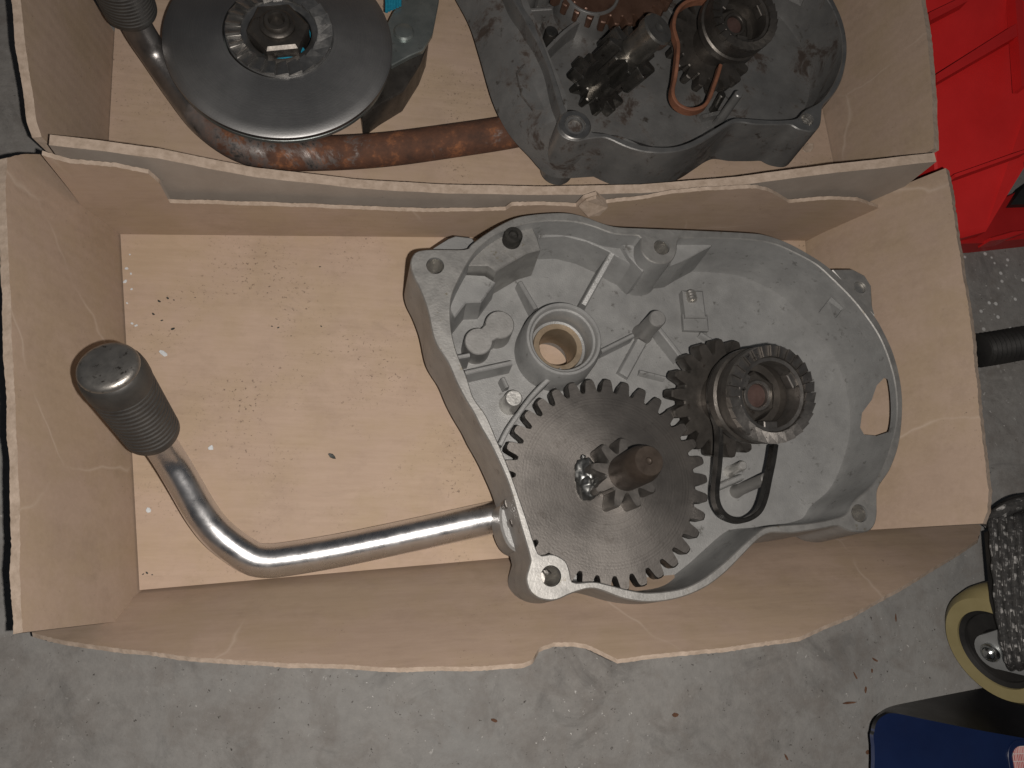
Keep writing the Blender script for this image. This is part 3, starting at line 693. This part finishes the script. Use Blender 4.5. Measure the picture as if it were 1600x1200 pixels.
for k in range(NT):
    obj('ratchet_tooth', ratchet_tooth(0.0184, 0.0238, k * tp + 0.006, (k + 1) * tp - 0.006, h2 - 0.0043, h2, h2 - 0.0014), M_RATCH, rat, 0)
obj('inner_ring', lathe([(0.0182, h2 - 0.006), (0.0182, h2 - 0.0022), (0.0178, h2 - 0.0018), (0.0162, h2 - 0.0022), (0.0158, h2 - 0.005), (0.0158, h2 - 0.012), (0.0165, h2 - 0.012)], 56, True), M_RATCH, rat)
for k, a in enumerate((0.0, 2.2, 4.2)):
    obj('dog', xf(box(0.0148, 0, h2 - 0.006, 0.0038, 0.0075, 0.006, 0.0005), Matrix.Rotation(a, 4, 'Z')), M_RATCH, rat)
hx = lathe([(0.0124, h1 + 0.001), (0.0124, h2 - 0.0165), (0.0112, h2 - 0.0155), (0.0074, h2 - 0.0152), (0.0070, h2 - 0.0158), (0.0068, h2 - 0.022)], 6)
obj('hexagon_hub', hx, M_BLK, rat, 20)
obj('hub_collar', lathe([(0.0078, h2 - 0.017), (0.0078, h2 - 0.0135), (0.0074, h2 - 0.013), (0.0062, h2 - 0.013), (0.0058, h2 - 0.0135), (0.0058, h2 - 0.020)], 36, True), M_RATCH, rat)
obj('plug', lathe([(0.0057, h2 - 0.021), (0.0057, h2 - 0.0155), (0.0010, h2 - 0.0150)], 30), M_RED, rat)

# ------------------------------------------------------------------ the hairpin spring round the drum
SO = P(1160, 760, 0.0); zs = 0.067
spx = [(1212,560),(1190,549),(1165,549),(1140,557),(1122,573),(1112,596),(1110,625),(1116,648),(1122,668),(1123,700),(1120,740),(1117,770),(1120,790),(1131,806),(1150,814),(1168,811),(1184,799),(1193,778),(1199,750),(1205,722),(1209,696)]
spring = thing('hairpin_spring', 'black hairpin spring looped round the ratchet drum in the clean housing', 'spring', SO)
sp_path = resample(catmull([P(x, y, zs - 0.004 * (i > 9)) - SO for i, (x, y) in enumerate(spx)], 6, False), 90, False)
obj('wire_loop', strip(sp_path, 0.0024, 0.0065), M_SPRING, spring)

# ------------------------------------------------------------------ crank handles
def grip(root, lo, hi, r, mat, cap_mat, ridges=13):
    o = Vector(root.location); ax = hi - lo; h = ax.length; q = ax.to_track_quat('Z', 'Y').to_matrix().to_4x4()
    T = Matrix.Translation(lo - o) @ q
    prof = [(r * 0.62, 0.0), (r * 0.84, 0.0005), (r * 0.90, 0.002)]
    for k in range(ridges):
        z = 0.004 + k * (h * 0.70) / ridges; s = (h * 0.70) / ridges; rr = r * (0.91 + 0.07 * k / ridges)
        prof += [(rr, z), (rr, z + s * 0.55), (rr - 0.0009, z + s * 0.68), (rr - 0.0009, z + s * 0.9)]
    prof += [(r * 0.985, h * 0.77), (r, h * 0.80), (r, h * 0.88), (r * 0.97, h * 0.94), (r * 0.90, h * 0.985), (r * 0.80, h * 1.0)]
    gp = obj('grip', xf(lathe(prof, 44), T), mat, root, 50)
    pan = []
    for i, j in ((-1, -1), (1, -1), (1, 1), (-1, 1)): pan.append((i, j))
    obj('end_cap', xf(lathe([(r * 0.90, h * 0.975), (r * 0.90, h * 1.0), (r * 0.87, h * 1.02), (r * 0.80, h * 1.035), (r * 0.70, h * 1.043), (r * 0.3, h * 1.047), (r * 0.05, h * 1.048)], 44), T), cap_mat, gp, 60)
CRo = P(520, 860, 0)
crank = thing('crank_handle', 'shiny chromed crank handle with ribbed black grip under the clean housing', 'crank', CRo)
lo, hi = P(240, 679, 0.048), P(169, 574, 0.098)
cp = [P(950, 772, 0.0094), P(775, 808, 0.0094), P(650, 835, 0.0094), P(535, 859, 0.0092), P(445, 874, 0.0092), P(412, 876, 0.0095), P(388, 869, 0.0105), P(345, 838, 0.0145), P(316, 803, 0.0200), P(288, 755, 0.029), P(264, 715, 0.0375), lo + (hi - lo) * 0.12]
cpp = resample(catmull(cp, 8, False), 110, False)
obj('crank_arm', tube(rel(cpp, CRo), [0.0091 - 0.0006 * min(1, i / 45) - 0.0012 * max(0, (i - 70) / 40) for i in range(110)], 30), M_CHROME, crank, 60)
grip(crank, lo, hi, 0.0138, M_RUBBER, M_CAPST)

# ------------------------------------------------------------------ the upper box: dark copies of the mechanism
s2 = 0.89; th2 = math.radians(-3.07)
p1 = P(860, 900, ZR); p1.z = 0; q1 = P(898, 196, ZR * s2); q1.z = 0
MX = Matrix.Translation(q1) @ Matrix.Rotation(th2, 4, 'Z') @ Matrix.Scale(s2, 4) @ Matrix.Translation(-p1)
case2 = dup(case, MX, 'dark oily gear housing in the box with the rusty crank',
    {'cast_aluminium': M_OALU, 'machined_rim': M_ORIM, 'machined_pad': M_OALU, 'bright_machined_aluminium': M_OPIN})
for ch in case2.children:
    if ch.name.startswith('shell'):
        ch.data = whole_shell
        for sl, m_ in zip(ch.material_slots, (M_OALU, M_ORIM)): sl.link = 'OBJECT'; sl.material = m_
# the oily housing's flared outer wall and its cast pads
MXi = MX.inverted()
def U3(x, y, z): return MXi @ P(x, y, z) - CO
zr2 = ZR * s2
lowl = [(640,-150),(690,-40),(712,0),(734,42),(750,92),(770,160),(794,208),(826,244),(862,276),(930,276),(1044,268),(1078,256)]
topl = [(770,-120),(800,-30),(810,0),(830,50),(848,96),(862,128),(874,160),(874,190),(880,214),(900,226),(960,222),(1010,246)]
f0 = catmull([U3(x, y, 0.0225) for x, y in lowl], 5, False); f1 = catmull([U3(x, y, zr2 - 0.007) for x, y in topl], 5, False)
fm = [a_.lerp(b_2, 0.55) + Vector((-0.004, -0.003, 0)) * math.sin(math.pi * min(1, i / 40)) for i, (a_, b_2) in enumerate(zip(f0, f1))]
back = [Vector((p.x * 0.93 + 0.003, p.y * 0.93 + 0.003, p.z)) for p in f0]; backt = [Vector((p.x * 0.95, p.y * 0.95, p.z)) for p in f1]
nfl = len(f0); Vf = f0 + fm + f1 + backt + back; Ff = []
for k in range(5):
    for i in range(nfl - 1): a_, b_2 = k * nfl, ((k + 1) % 5) * nfl; Ff.append([a_ + i, a_ + i + 1, b_2 + i + 1, b_2 + i])
Ff += [[k * nfl for k in range(5)], [k * nfl + nfl - 1 for k in range(5)][::-1]]
obj('flared_wall', (Vf, Ff), M_OALU, case2, 50)
pd = [(806,114),(818,98),(830,86),(842,108),(858,146),(852,176),(832,174),(814,150)]
obj('cast_pad', loft([[U3(x, y, 0.022) for x, y in pd], [U3(x, y, 0.043) for x, y in pd], [U3(x * 0.9 + 83.4, y * 0.9 + 13.5, 0.0445) for x, y in pd]]), M_OALU, case2, 30)
obj('boss_face', xf(lathe([(0.0104, ZR - 0.003), (0.0104, ZR + 0.0004), (0.0098, ZR + 0.0010), (0.0068, ZR + 0.0010), (0.0060, ZR - 0.0004), (0.0060, ZR - 0.003)], 36, True), Matrix.Translation((p1.x - CO.x, p1.y - CO.y, 0))), M_RING, case2)
obj('bolt_column', xf(lathe([(0.0112, 0.012), (0.0104, ZR - 0.002)], 32), Matrix.Translation((p1.x - CO.x, p1.y - CO.y, 0))), M_OALU, case2)
gear2 = dup(gear1, MX, 'brown greasy spur gear at the back of the oily housing', {'turned_gear_steel': M_OGEAR, 'pinion_steel': M_OPIN, 'brown_shaft_end': M_OSHAFT})
gq = P(950, -62, 0.049 * s2); gear2.location.x, gear2.location.y = gq.x, gq.y
for ch in list(gear2.children):
    if not ch.name.startswith(('gear_wheel', 'hub')): bpy.data.objects.remove(ch)
pa, pb = P(922, 142, 0.026), P(1030, 44, 0.084)
pax = pb - pa; pl = pax.length
pins = thing('pinion_shaft', 'greasy steel pinion shaft leaning across the oily housing', 'shaft', pa, pax.to_track_quat('Z', 'Y'))
obj('lower_gear', gear(11, 0.0195, 0.0130, pl * 0.03, pl * 0.16, 0.3, 0.6), M_OPIN, pins, 30)
obj('collar', lathe([(0.0105, pl * 0.161), (0.0105, pl * 0.40)], 32), M_OPIN, pins)
obj('pinion', gear(9, 0.0172, 0.0105, pl * 0.401, pl * 0.66, 0.1, 0.6), M_OPIN, pins, 30)
obj('shaft_end', lathe([(0.0084, pl * 0.661), (0.0084, pl * 0.90), (0.0098, pl * 0.905), (0.0098, pl * 0.985), (0.0088, pl), (0.0030, pl), (0.0018, pl * 0.985), (0.0004, pl * 0.98)], 36), M_OSHAFT, pins)
dup(rat, MX, 'black greasy ratchet pinion in the oily housing', {'worn_ratchet_steel': M_BLK})
dup(spring, Matrix.Translation((-0.017, -0.001, 0)) @ MX, 'rusty orange hairpin spring in the oily housing', {'black_spring_steel': M_OSPR})

CR2 = P(500, 235, 0)
crank2 = thing('crank_handle', 'rusty brown crank handle bent under the dark disc in its box', 'crank', CR2)
lo2, hi2 = P(205, 18, 0.050), P(160, -90, 0.100)
cp = [P(930, 178, 0.0105), P(810, 204, 0.0105), P(700, 221, 0.0105), P(600, 234, 0.0105), P(500, 240, 0.0105), P(430, 240, 0.0105), P(375, 228, 0.0115), P(322, 192, 0.0125), P(280, 140, 0.015), P(244, 88, 0.022), P(218, 48, 0.036), lo2 + (hi2 - lo2) * 0.12]
obj('crank_arm', tube(rel(resample(catmull(cp, 8, False), 110, False), CR2), [0.0100 - 0.0022 * max(0, (i - 55) / 55) for i in range(110)], 30), M_RUSTY, crank2, 60)
grip(crank2, lo2, hi2, 0.0150, M_RUBBER, M_RUBBER)

# ------------------------------------------------------------------ disc, ratchet ring and nut
zd = 0.034
DO = P(437, 60, zd); DO.z = 0
disc = thing('brake_disc', 'round dark grey brake disc lying over the rusty crank handle', 'disc', DO)
RD = (P(612, 45, zd) - P(262, 45, zd)).length / 2 * 1.025
obj('disc_plate', lathe([(RD - 0.001, 0.0290), (RD, 0.0298), (RD, 0.0322), (RD - 0.0012, 0.033), (RD - 0.006, 0.0342), (0.0305, 0.0390), (0.0305, 0.0345)], 120, True), M_DISC, disc, 30)
obj('lower_plate', lathe([(RD - 0.0015, 0.0252), (RD - 0.0008, 0.0256), (RD - 0.0008, 0.0278), (RD - 0.0015, 0.0284), (0.028, 0.0284), (0.028, 0.0252)], 120, True), M_ZINC, disc, 30)
obj('spool', lathe([(0.0335, 0.0004), (0.0335, 0.0250)], 48), M_TEAL, disc)
rc = P(440, 49, 0.041) - DO; rc = rc * 0.4; TRc = Matrix.Translation((rc.x, rc.y, 0.0045)); RR = 0.0300
obj('ratchet_ring', xf(lathe([(RR, 0.0340), (RR, 0.0352), (RR - 0.0012, 0.0356), (0.0185, 0.0356), (0.0175, 0.0350), (0.0175, 0.0300), (RR, 0.0300)], 80, True), TRc), M_RING, disc)
NT2 = 24; tp = 2 * math.pi / NT2
for k in range(NT2): obj('ratchet_tooth', xf(ratchet_tooth(0.0212, RR - 0.0006, k * tp + 0.004, (k + 1) * tp - 0.012, 0.0350, 0.0380, 0.0358), TRc), M_RING, disc, 0)
bt = P(433, 38, 0.048) - DO; TN = Matrix.Translation((bt.x, bt.y, 0.004))
nut = obj('hexagon_nut', xf(lathe([(0.0170, 0.0300), (0.0170, 0.0415), (0.0150, 0.0430), (0.0082, 0.0430)], 6), TN @ Matrix.Rotation(0.25, 4, 'Z')), M_BLK, disc, 20)
obj('threaded_stud', xf(lathe([(0.0096, 0.0425), (0.0096, 0.0445), (0.0084, 0.0455), (0.0074, 0.0456), (0.0070, 0.0470), (0.0064, 0.0478), (0.0046, 0.0478), (0.0040, 0.0466), (0.0038, 0.0440)], 36), TN), M_BLK, nut)
tl = [Vector((bt.x + 0.0165 * math.cos(a), bt.y + 0.0165 * math.sin(a), 0.0382)) for a in [math.radians(-120 + 95 * i / 20) for i in range(21)]]
for k in range(3): obj('cord_strand', tube([p + Vector((0, 0, -0.001 * k)) + (p - Vector((bt.x, bt.y, p.z))).normalized() * 0.0016 * (k - 1) for p in tl], 0.0011, 8), M_TEAL, disc)

BO = P(640, 60, 0)
brk = thing('mounting_bracket', 'grey zinc bracket plate with a round rivet beside the dark disc', 'bracket', BO)
bp = [(627,4),(622,-60),(690,-60),(686,0),(676,52),(661,78),(640,87),(612,102),(600,90),(603,40),(614,18)]
obj('plate', prism([(P(x, y, 0.024) - BO).xy for x, y in bp], 0.0205, 0.0240), M_ZINC, brk)
rv = P(631, 48, 0.026) - BO
obj('rivet', xf(lathe([(0.0062, 0.0238), (0.0062, 0.0250), (0.0052, 0.0262), (0.003, 0.0267), (0.0005, 0.0269)], 32), Matrix.Translation((rv.x, rv.y, 0))), M_ZINC, brk)
obj('bracket_body', prism([(P(x, y, 0.0203) - BO).xy for x, y in [(600,60),(672,40),(668,70),(657,99),(630,142),(592,165),(566,184),(560,140),(580,80)]], 0.0003, 0.0203, 0.001), M_BLK, brk)
ST = P(612, 6, 0.03)
strap = thing('strap_coil', 'turquoise webbing strap coiled between the dark disc and bracket', 'strap', (ST.x, ST.y, 0.0243))
for k in range(6):
    q = P(604 + 4.2 * k, -40, 0.027) - Vector(strap.location); q2 = P(604 + 4.2 * k, 16 - 2.0 * k, 0.027) - Vector(strap.location)
    q.z = q2.z = 0.0012; obj('strap_fold', tube([q, q.lerp(q2, 0.5) + Vector((0, 0, 0.0006)), q2], 0.0010, 10), M_TEAL, strap)

# ------------------------------------------------------------------ things on the concrete beside the boxes
RO = P(1560, 200, ZF)
red = thing('red_crate', 'bright red plastic crate with slanted ribs beside the boxes', 'crate', RO)
def PP(l, z=None): return [P(x, y, zz) - RO for x, y, zz in l]
body_top = [(1430,-60,.060),(1680,-60,.070),(1680,120,.064),(1600,262,.042),(1572,308,.032),(1540,362,.020),(1503,372,.018),(1470,372,.020)]
t_ = PP(body_top); b_ = [Vector((p.x, p.y, 0.0003)) for p in t_]
t_c = Vector((sum(p.x for p in t_), sum(p.y for p in t_), 0)) / len(t_)
t_i = [p + (Vector((t_c.x, t_c.y, p.z)) - p).normalized() * 0.003 + Vector((0, 0, 0.0015)) for p in t_]
obj('body', loft([b_, t_, t_i]), M_REDP, red, 25)
def panel_rib(name, px4, h, mat):
    lo_ = []
    for x, y in px4:
        bst = None
        for z in [0.010 + 0.0005 * i for i in range(140)]:
            w_ = P(x, y, z)
            u = (y + 60) / 430.0
            zz = 0.066 - 0.012 * u - 0.030 * max(0, u - 0.55) / 0.45
            if bst is None or abs(z - zz) < bst[0]: bst = (abs(z - zz), w_)
        lo_.append(bst[1] - RO)
    obj(name, loft([[p + Vector((0, 0, -0.004)) for p in lo_], [p + Vector((0, 0, h)) for p in lo_]]), mat, red, 25)
panel_rib('raised_rib', [(1457,122),(1582,42),(1583,62),(1458,134)], 0.0035, M_REDP)
panel_rib('raised_rib', [(1446,26),(1500,0),(1506,8),(1448,38)], 0.0035, M_REDP)
panel_rib('raised_rib', [(1486,276),(1600,236),(1600,241),(1488,281)], 0.0030, M_REDP)
panel_rib('side_flange', [(1578,-20),(1590,-20),(1598,140),(1590,140)], 0.0035, M_REDP)
fo = [(1500,380),(1540,379),(1660,366),(1660,296),(1596,296),(1560,312),(1520,340),(1496,366)]
obj('foot_flange', prism([(P(x, y, 0.012) - RO).xy for x, y in fo], 0.0003, 0.016, 0.0008), M_REDD, red)
ho = [(1582,318),(1660,316),(1660,284),(1606,284),(1594,298)]
obj('gap_shade_block', prism([(P(x, y, 0.018) - RO).xy for x, y in ho], 0.012, 0.021, 0.0006), M_BLACKP, red)  # solid black block painting the shade of a gap, no real hole
obj('foot_bead', prism([(P(x, y, 0.016) - RO).xy for x, y in ((1545,372),(1580,362),(1600,360),(1600,364),(1570,374),(1546,377))], 0.010, 0.0215, 0.0008), M_REDP, red)

HO = P(1570, 540, ZF)
hp_ = resample(catmull([P(1528, 548, 0.0075), P(1560, 543, 0.0075), P(1600, 536, 0.0078), P(1660, 528, 0.008), P(1740, 528, 0.008)], 8, False), 150, False)
hose = obj('corrugated_hose', tube(rel(hp_, HO), [0.0100 + 0.0011 * math.sin(i * 2 * math.pi / 5) for i in range(150)], 24), M_BLACKP, None, 60)
hose.location = HO; tag(hose, 'black corrugated hose lying on concrete beside the leaning box wall', 'hose')

# caster wheel standing on the concrete, with its fork
WR = 0.0325
wc = P(1576, 1003, WR + ZF); 
ca = Vector((-0.93, -0.34, 0.16)).normalized()
caster = thing('caster_wheel', 'cream caster wheel with black hub and steel fork on the concrete', 'caster wheel', wc, ca.to_track_quat('Z', 'Y'))
hw = 0.0115
obj('tread', lathe([(0.0215, -hw), (WR - 0.004, -hw), (WR - 0.0008, -hw + 0.004), (WR, 0), (WR - 0.0008, hw - 0.004), (WR - 0.004, hw), (0.0215, hw)], 72, True), M_TREAD, caster)
obj('hub', lathe([(0.0214, -hw + 0.001), (0.0214, hw - 0.0012), (0.0190, hw - 0.0025), (0.0185, hw - 0.004), (0.010, hw - 0.004), (0.0095, hw), (0.003, hw)], 56), M_BLACKP, caster)
inv = caster.rotation_quaternion.to_matrix().inverted()
def loc3(x, y, z): return inv @ (P(x, y, z) - wc)
fp = [loc3(1520, 1000, 0.035), loc3(1560, 925, 0.055), loc3(1610, 930, 0.06), loc3(1610, 1025, 0.04), loc3(1540, 1026, 0.03)]
fk = [Vector((p.x, p.y)) for p in fp]
axl = Vector((0, 0))
up2 = (inv @ Vector((0, 0, 1))); up2 = Vector((up2.x, up2.y)).normalized(); sd2 = Vector((up2.y, -up2.x))
plate = [axl + 0.0095 * (math.cos(a) * sd2 + math.sin(a) * up2) for a in [math.radians(180 + 180 * i / 12) for i in range(13)]] + [0.019 * sd2 + 0.042 * up2, -0.019 * sd2 + 0.042 * up2]
for zz in (hw + 0.0005, -hw - 0.0030):
    obj('fork_plate', loft([at_z(plate, zz), at_z(plate, zz + 0.0025)]), M_FORK, caster)
obj('axle_bolt', lathe([(0.0052, hw + 0.003), (0.0052, hw + 0.0045), (0.0046, hw + 0.0055), (0.0036, hw + 0.0055), (0.0032, hw + 0.0045), (0.0030, hw + 0.0060), (0.0022, hw + 0.0068), (0.0004, hw + 0.0070)], 28), M_BOLT, caster)
tpv = [0.042 * up2 + 0.022 * sd2, 0.042 * up2 - 0.022 * sd2, 0.045 * up2 - 0.022 * sd2, 0.045 * up2 + 0.022 * sd2]
obj('mounting_plate', loft([at_z(tpv, -0.018), at_z(tpv, 0.018)]), M_FORK, caster)

# bundled webbing over the caster
WO = P(1580, 920, 0.05); WO.z = ZF
web = thing('webbing_bundle', 'coiled black webbing flecked with white beside the cream caster wheel', 'webbing', WO)
for k in range(9):
    x0 = 1552 + k * 13; z = 0.058 + 0.010 * math.sin(min(1, k / 6) * math.pi / 2)
    pts = [(x0 - 2, 806 - k, z - 0.030), (x0 - 1, 812 - k, z - 0.006), (x0 + 1, 832, z), (x0 + 6, 900, z + 0.003), (x0 + 12, 960, z + 0.003), (x0 + 20, 1010, z + 0.001), (x0 + 27, 1036 + k, z - 0.006), (x0 + 30, 1042 + k, z - 0.030)]
    pt = resample(catmull([P(a_, b2, c_) - WO for a_, b2, c_ in pts], 6, False), 60, False)
    pt = [p + Vector((noise.noise(p * 90 + Vector((k, 0, 0))), noise.noise(p * 90 + Vector((0, k, 0))), 0)) * 0.0006 for p in pt]
    obj('webbing_turn', tube(pt, [0.0023 + 0.0003 * math.sin(i * 1.3 + k) for i in range(60)], 14), M_WEB, web, 60)
for k in range(3):
    pts = [(1548 - 2 * k, 818 + 0 * k, 0.050 - 0.008 * k), (1560, 803 - k, 0.056 - 0.006 * k), (1590, 788 - 2 * k, 0.060 - 0.006 * k), (1640, 780, 0.060 - 0.006 * k)]
    obj('webbing_turn', tube(resample(catmull([P(*q_) - WO for q_ in pts], 6, False), 40, False), 0.0036, 14), M_WEB, web, 60)
backing = [(P(x, y, 0.055) - WO).xy for x, y in ((1556,826),(1680,820),(1700,1030),(1592,1030),(1566,940))]
obj('webbing_gap_shade', loft([at_z([Vector(p) * 0.96 for p in backing], 0.050), at_z(backing, 0.0575)]), M_BLACKP, web)  # black filler behind the turns, paints the shade in their gaps

# dark blue steel case at the lower right
BX = P(1500, 1150, ZF)
blue = thing('blue_metal_case', 'dark blue steel case with rounded corner and printed sticker on concrete', 'case', BX)
zt = 0.030
topp = catmull([P(x, y, zt) - BX for x, y in ((1363,1165),(1363,1142),(1367,1127),(1377,1117),(1394,1113),(1440,1122),(1520,1138),(1600,1152),(1700,1170),(1720,1300),(1560,1320),(1384,1300))], 5)
botp = catmull([P(x, y, 0.0) - BX for x, y in ((1376,1160),(1372,1136),(1376,1122),(1384,1112),(1402,1104),(1440,1096),(1480,1088),(1542,1076),(1700,1046),(1720,1310),(1560,1330),(1380,1310))], 5)
for p in botp: p.z = 0.0003
topi = [p + (Vector((0.10, -0.05, p.z)) - p).normalized() * 0.0012 for p in topp]
topp2 = [p - Vector((0, 0, 0.0012)) for p in topp]
bd = obj('body', loft([botp, [a_.lerp(b2, 0.5) for a_, b2 in zip(botp, topp2)], topp2, topi]), M_BLUE, blue, 40)
bd.data.materials.append(M_BLUE_SHADE)
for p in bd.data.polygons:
    if p.normal.z < 0.95 and p.normal.y > 0.2: p.material_index = 1  # rear side blackened: the shade of grazing light is put into its colour
sc_ = P(1640, 1205, zt) - BX
def rrect(cx, cy, w2, h2, r, n=8):
    o_ = []
    for sx, sy, a0 in ((1, 1, 0), (-1, 1, 90), (-1, -1, 180), (1, -1, 270)):
        for i in range(n + 1):
            a_ = math.radians(a0 + 90 * i / n); o_.append(Vector((cx + sx * (w2 - r) + r * math.cos(a_), cy + sy * (h2 - r) + r * math.sin(a_))))
    return o_
obj('sticker', loft([at_z(rrect(sc_.x, sc_.y, 0.0205, 0.0125, 0.006), zt - ZF + 0.0001), at_z(rrect(sc_.x, sc_.y, 0.0205, 0.0125, 0.006), zt - ZF + 0.0005)]), M_STICK, blue)
obj('pressed_ring', strip(at_z(rrect(sc_.x, sc_.y, 0.0232, 0.0152, 0.0085), zt - ZF + 0.0004), 0.0009, 0.0009, True), M_BLUE, blue)

# ------------------------------------------------------------------ crumbs
def flake(name, x, y, z, ln, wd, ang, mat, label, cat, group=None, th=0.0005):
    p = P(x, y, z); k = 7; V = []
    o_ = [Vector((ln / 2 * math.cos(t) * (0.75 + 0.4 * random.random()), wd / 2 * math.sin(t) * (0.7 + 0.5 * random.random()))) for t in [2 * math.pi * i / k for i in range(k)]]
    vf = loft([at_z(o_, 0.0002), at_z([q * 0.92 for q in o_], th)])
    vf = ([v + Vector((0, 0, abs(v.x) * 0.15)) for v in vf[0]], vf[1])
    ob = obj(name, xf(vf, Matrix.Rotation(math.radians(ang), 4, 'Z')), mat, None, 0); ob.location = p
    return tag(ob, label, cat, group)
flake('paint_flake', 255, 552, 0.001, 0.0065, 0.0030, -30, M_FLAKE, 'shiny pale flake on the cardboard above the ribbed grip', 'flake')
flake('paint_flake', 330, 700, 0.001, 0.0030, 0.0030, 20, M_FLAKE, 'tiny white crumb on the cardboard beside the chromed arm', 'flake')
flake('paint_flake', 232, 797, 0.001, 0.0030, 0.0034, 60, M_FLAKE, 'tiny white crumb at the foot of the cardboard side wall', 'flake')
flake('dark_chip', 519, 713, 0.001, 0.0048, 0.0022, -35, M_CHIP, 'dark greenish chip lying alone on the cardboard floor', 'chip', th=0.0009)
for x, y, l, w_, a_ in ((1367,1031,.0045,.0012,-30),(1362,1048,.0030,.0012,80),(1336,1056,.0050,.0010,-65),(1325,1098,.0090,.0014,5),(1399,965,.0050,.0010,85),(1355,1175,.0034,.0026,40),(1352,1078,.0044,.0014,75),(1055,1117,.0040,.0022,10),(772,1126,.0040,.0018,-20),(1228,1183,.004,.0012,-60)):
    flake('wood_shaving', x, y, ZF + 0.0002, l, w_, a_, M_WOOD, 'small brown wood shaving on the grey concrete floor', 'shaving', 'brown shavings scattered on the concrete')
flake('paper_scrap', 1262, 232, 0.001, 0.010, 0.006, 40, M_EDGE, 'pale paper scrap on the cardboard beside the oily housing', 'scrap')

for x, y, l in ((198,420,.0022),(205,428,.0016),(196,440,.0026),(206,452,.0018),(199,474,.0014),(207,506,.0018),(213,509,.0020),(203,398,.0012)):
    flake('paint_crumb', x, y, 0.001, l, l * 0.7, random.uniform(0, 180), M_FLAKE, 'tiny white paint crumb along the cardboard floor edge', 'crumb', 'white crumbs along the box edge', 0.0004)
for x, y, l in ((249,471,.0030),(262,466,.0026),(272,469,.0018),(240,491,.0026),(253,501,.0022),(270,514,.0034),(305,465,.0014),(425,510,.0016),(435,512,.0020),(502,510,.0018),(455,525,.0012),(500,417,.0018),(418,458,.0012),(224,897,.0016),(230,895,.0022),(238,898,.0014)):
    flake('dirt_crumb', x, y, 0.001, l * 0.75, l * 0.4, random.uniform(-40, 40), M_CHIP, 'small dark dirt crumb on the bare cardboard floor', 'crumb', 'dark crumbs on the cardboard floor', 0.0003)
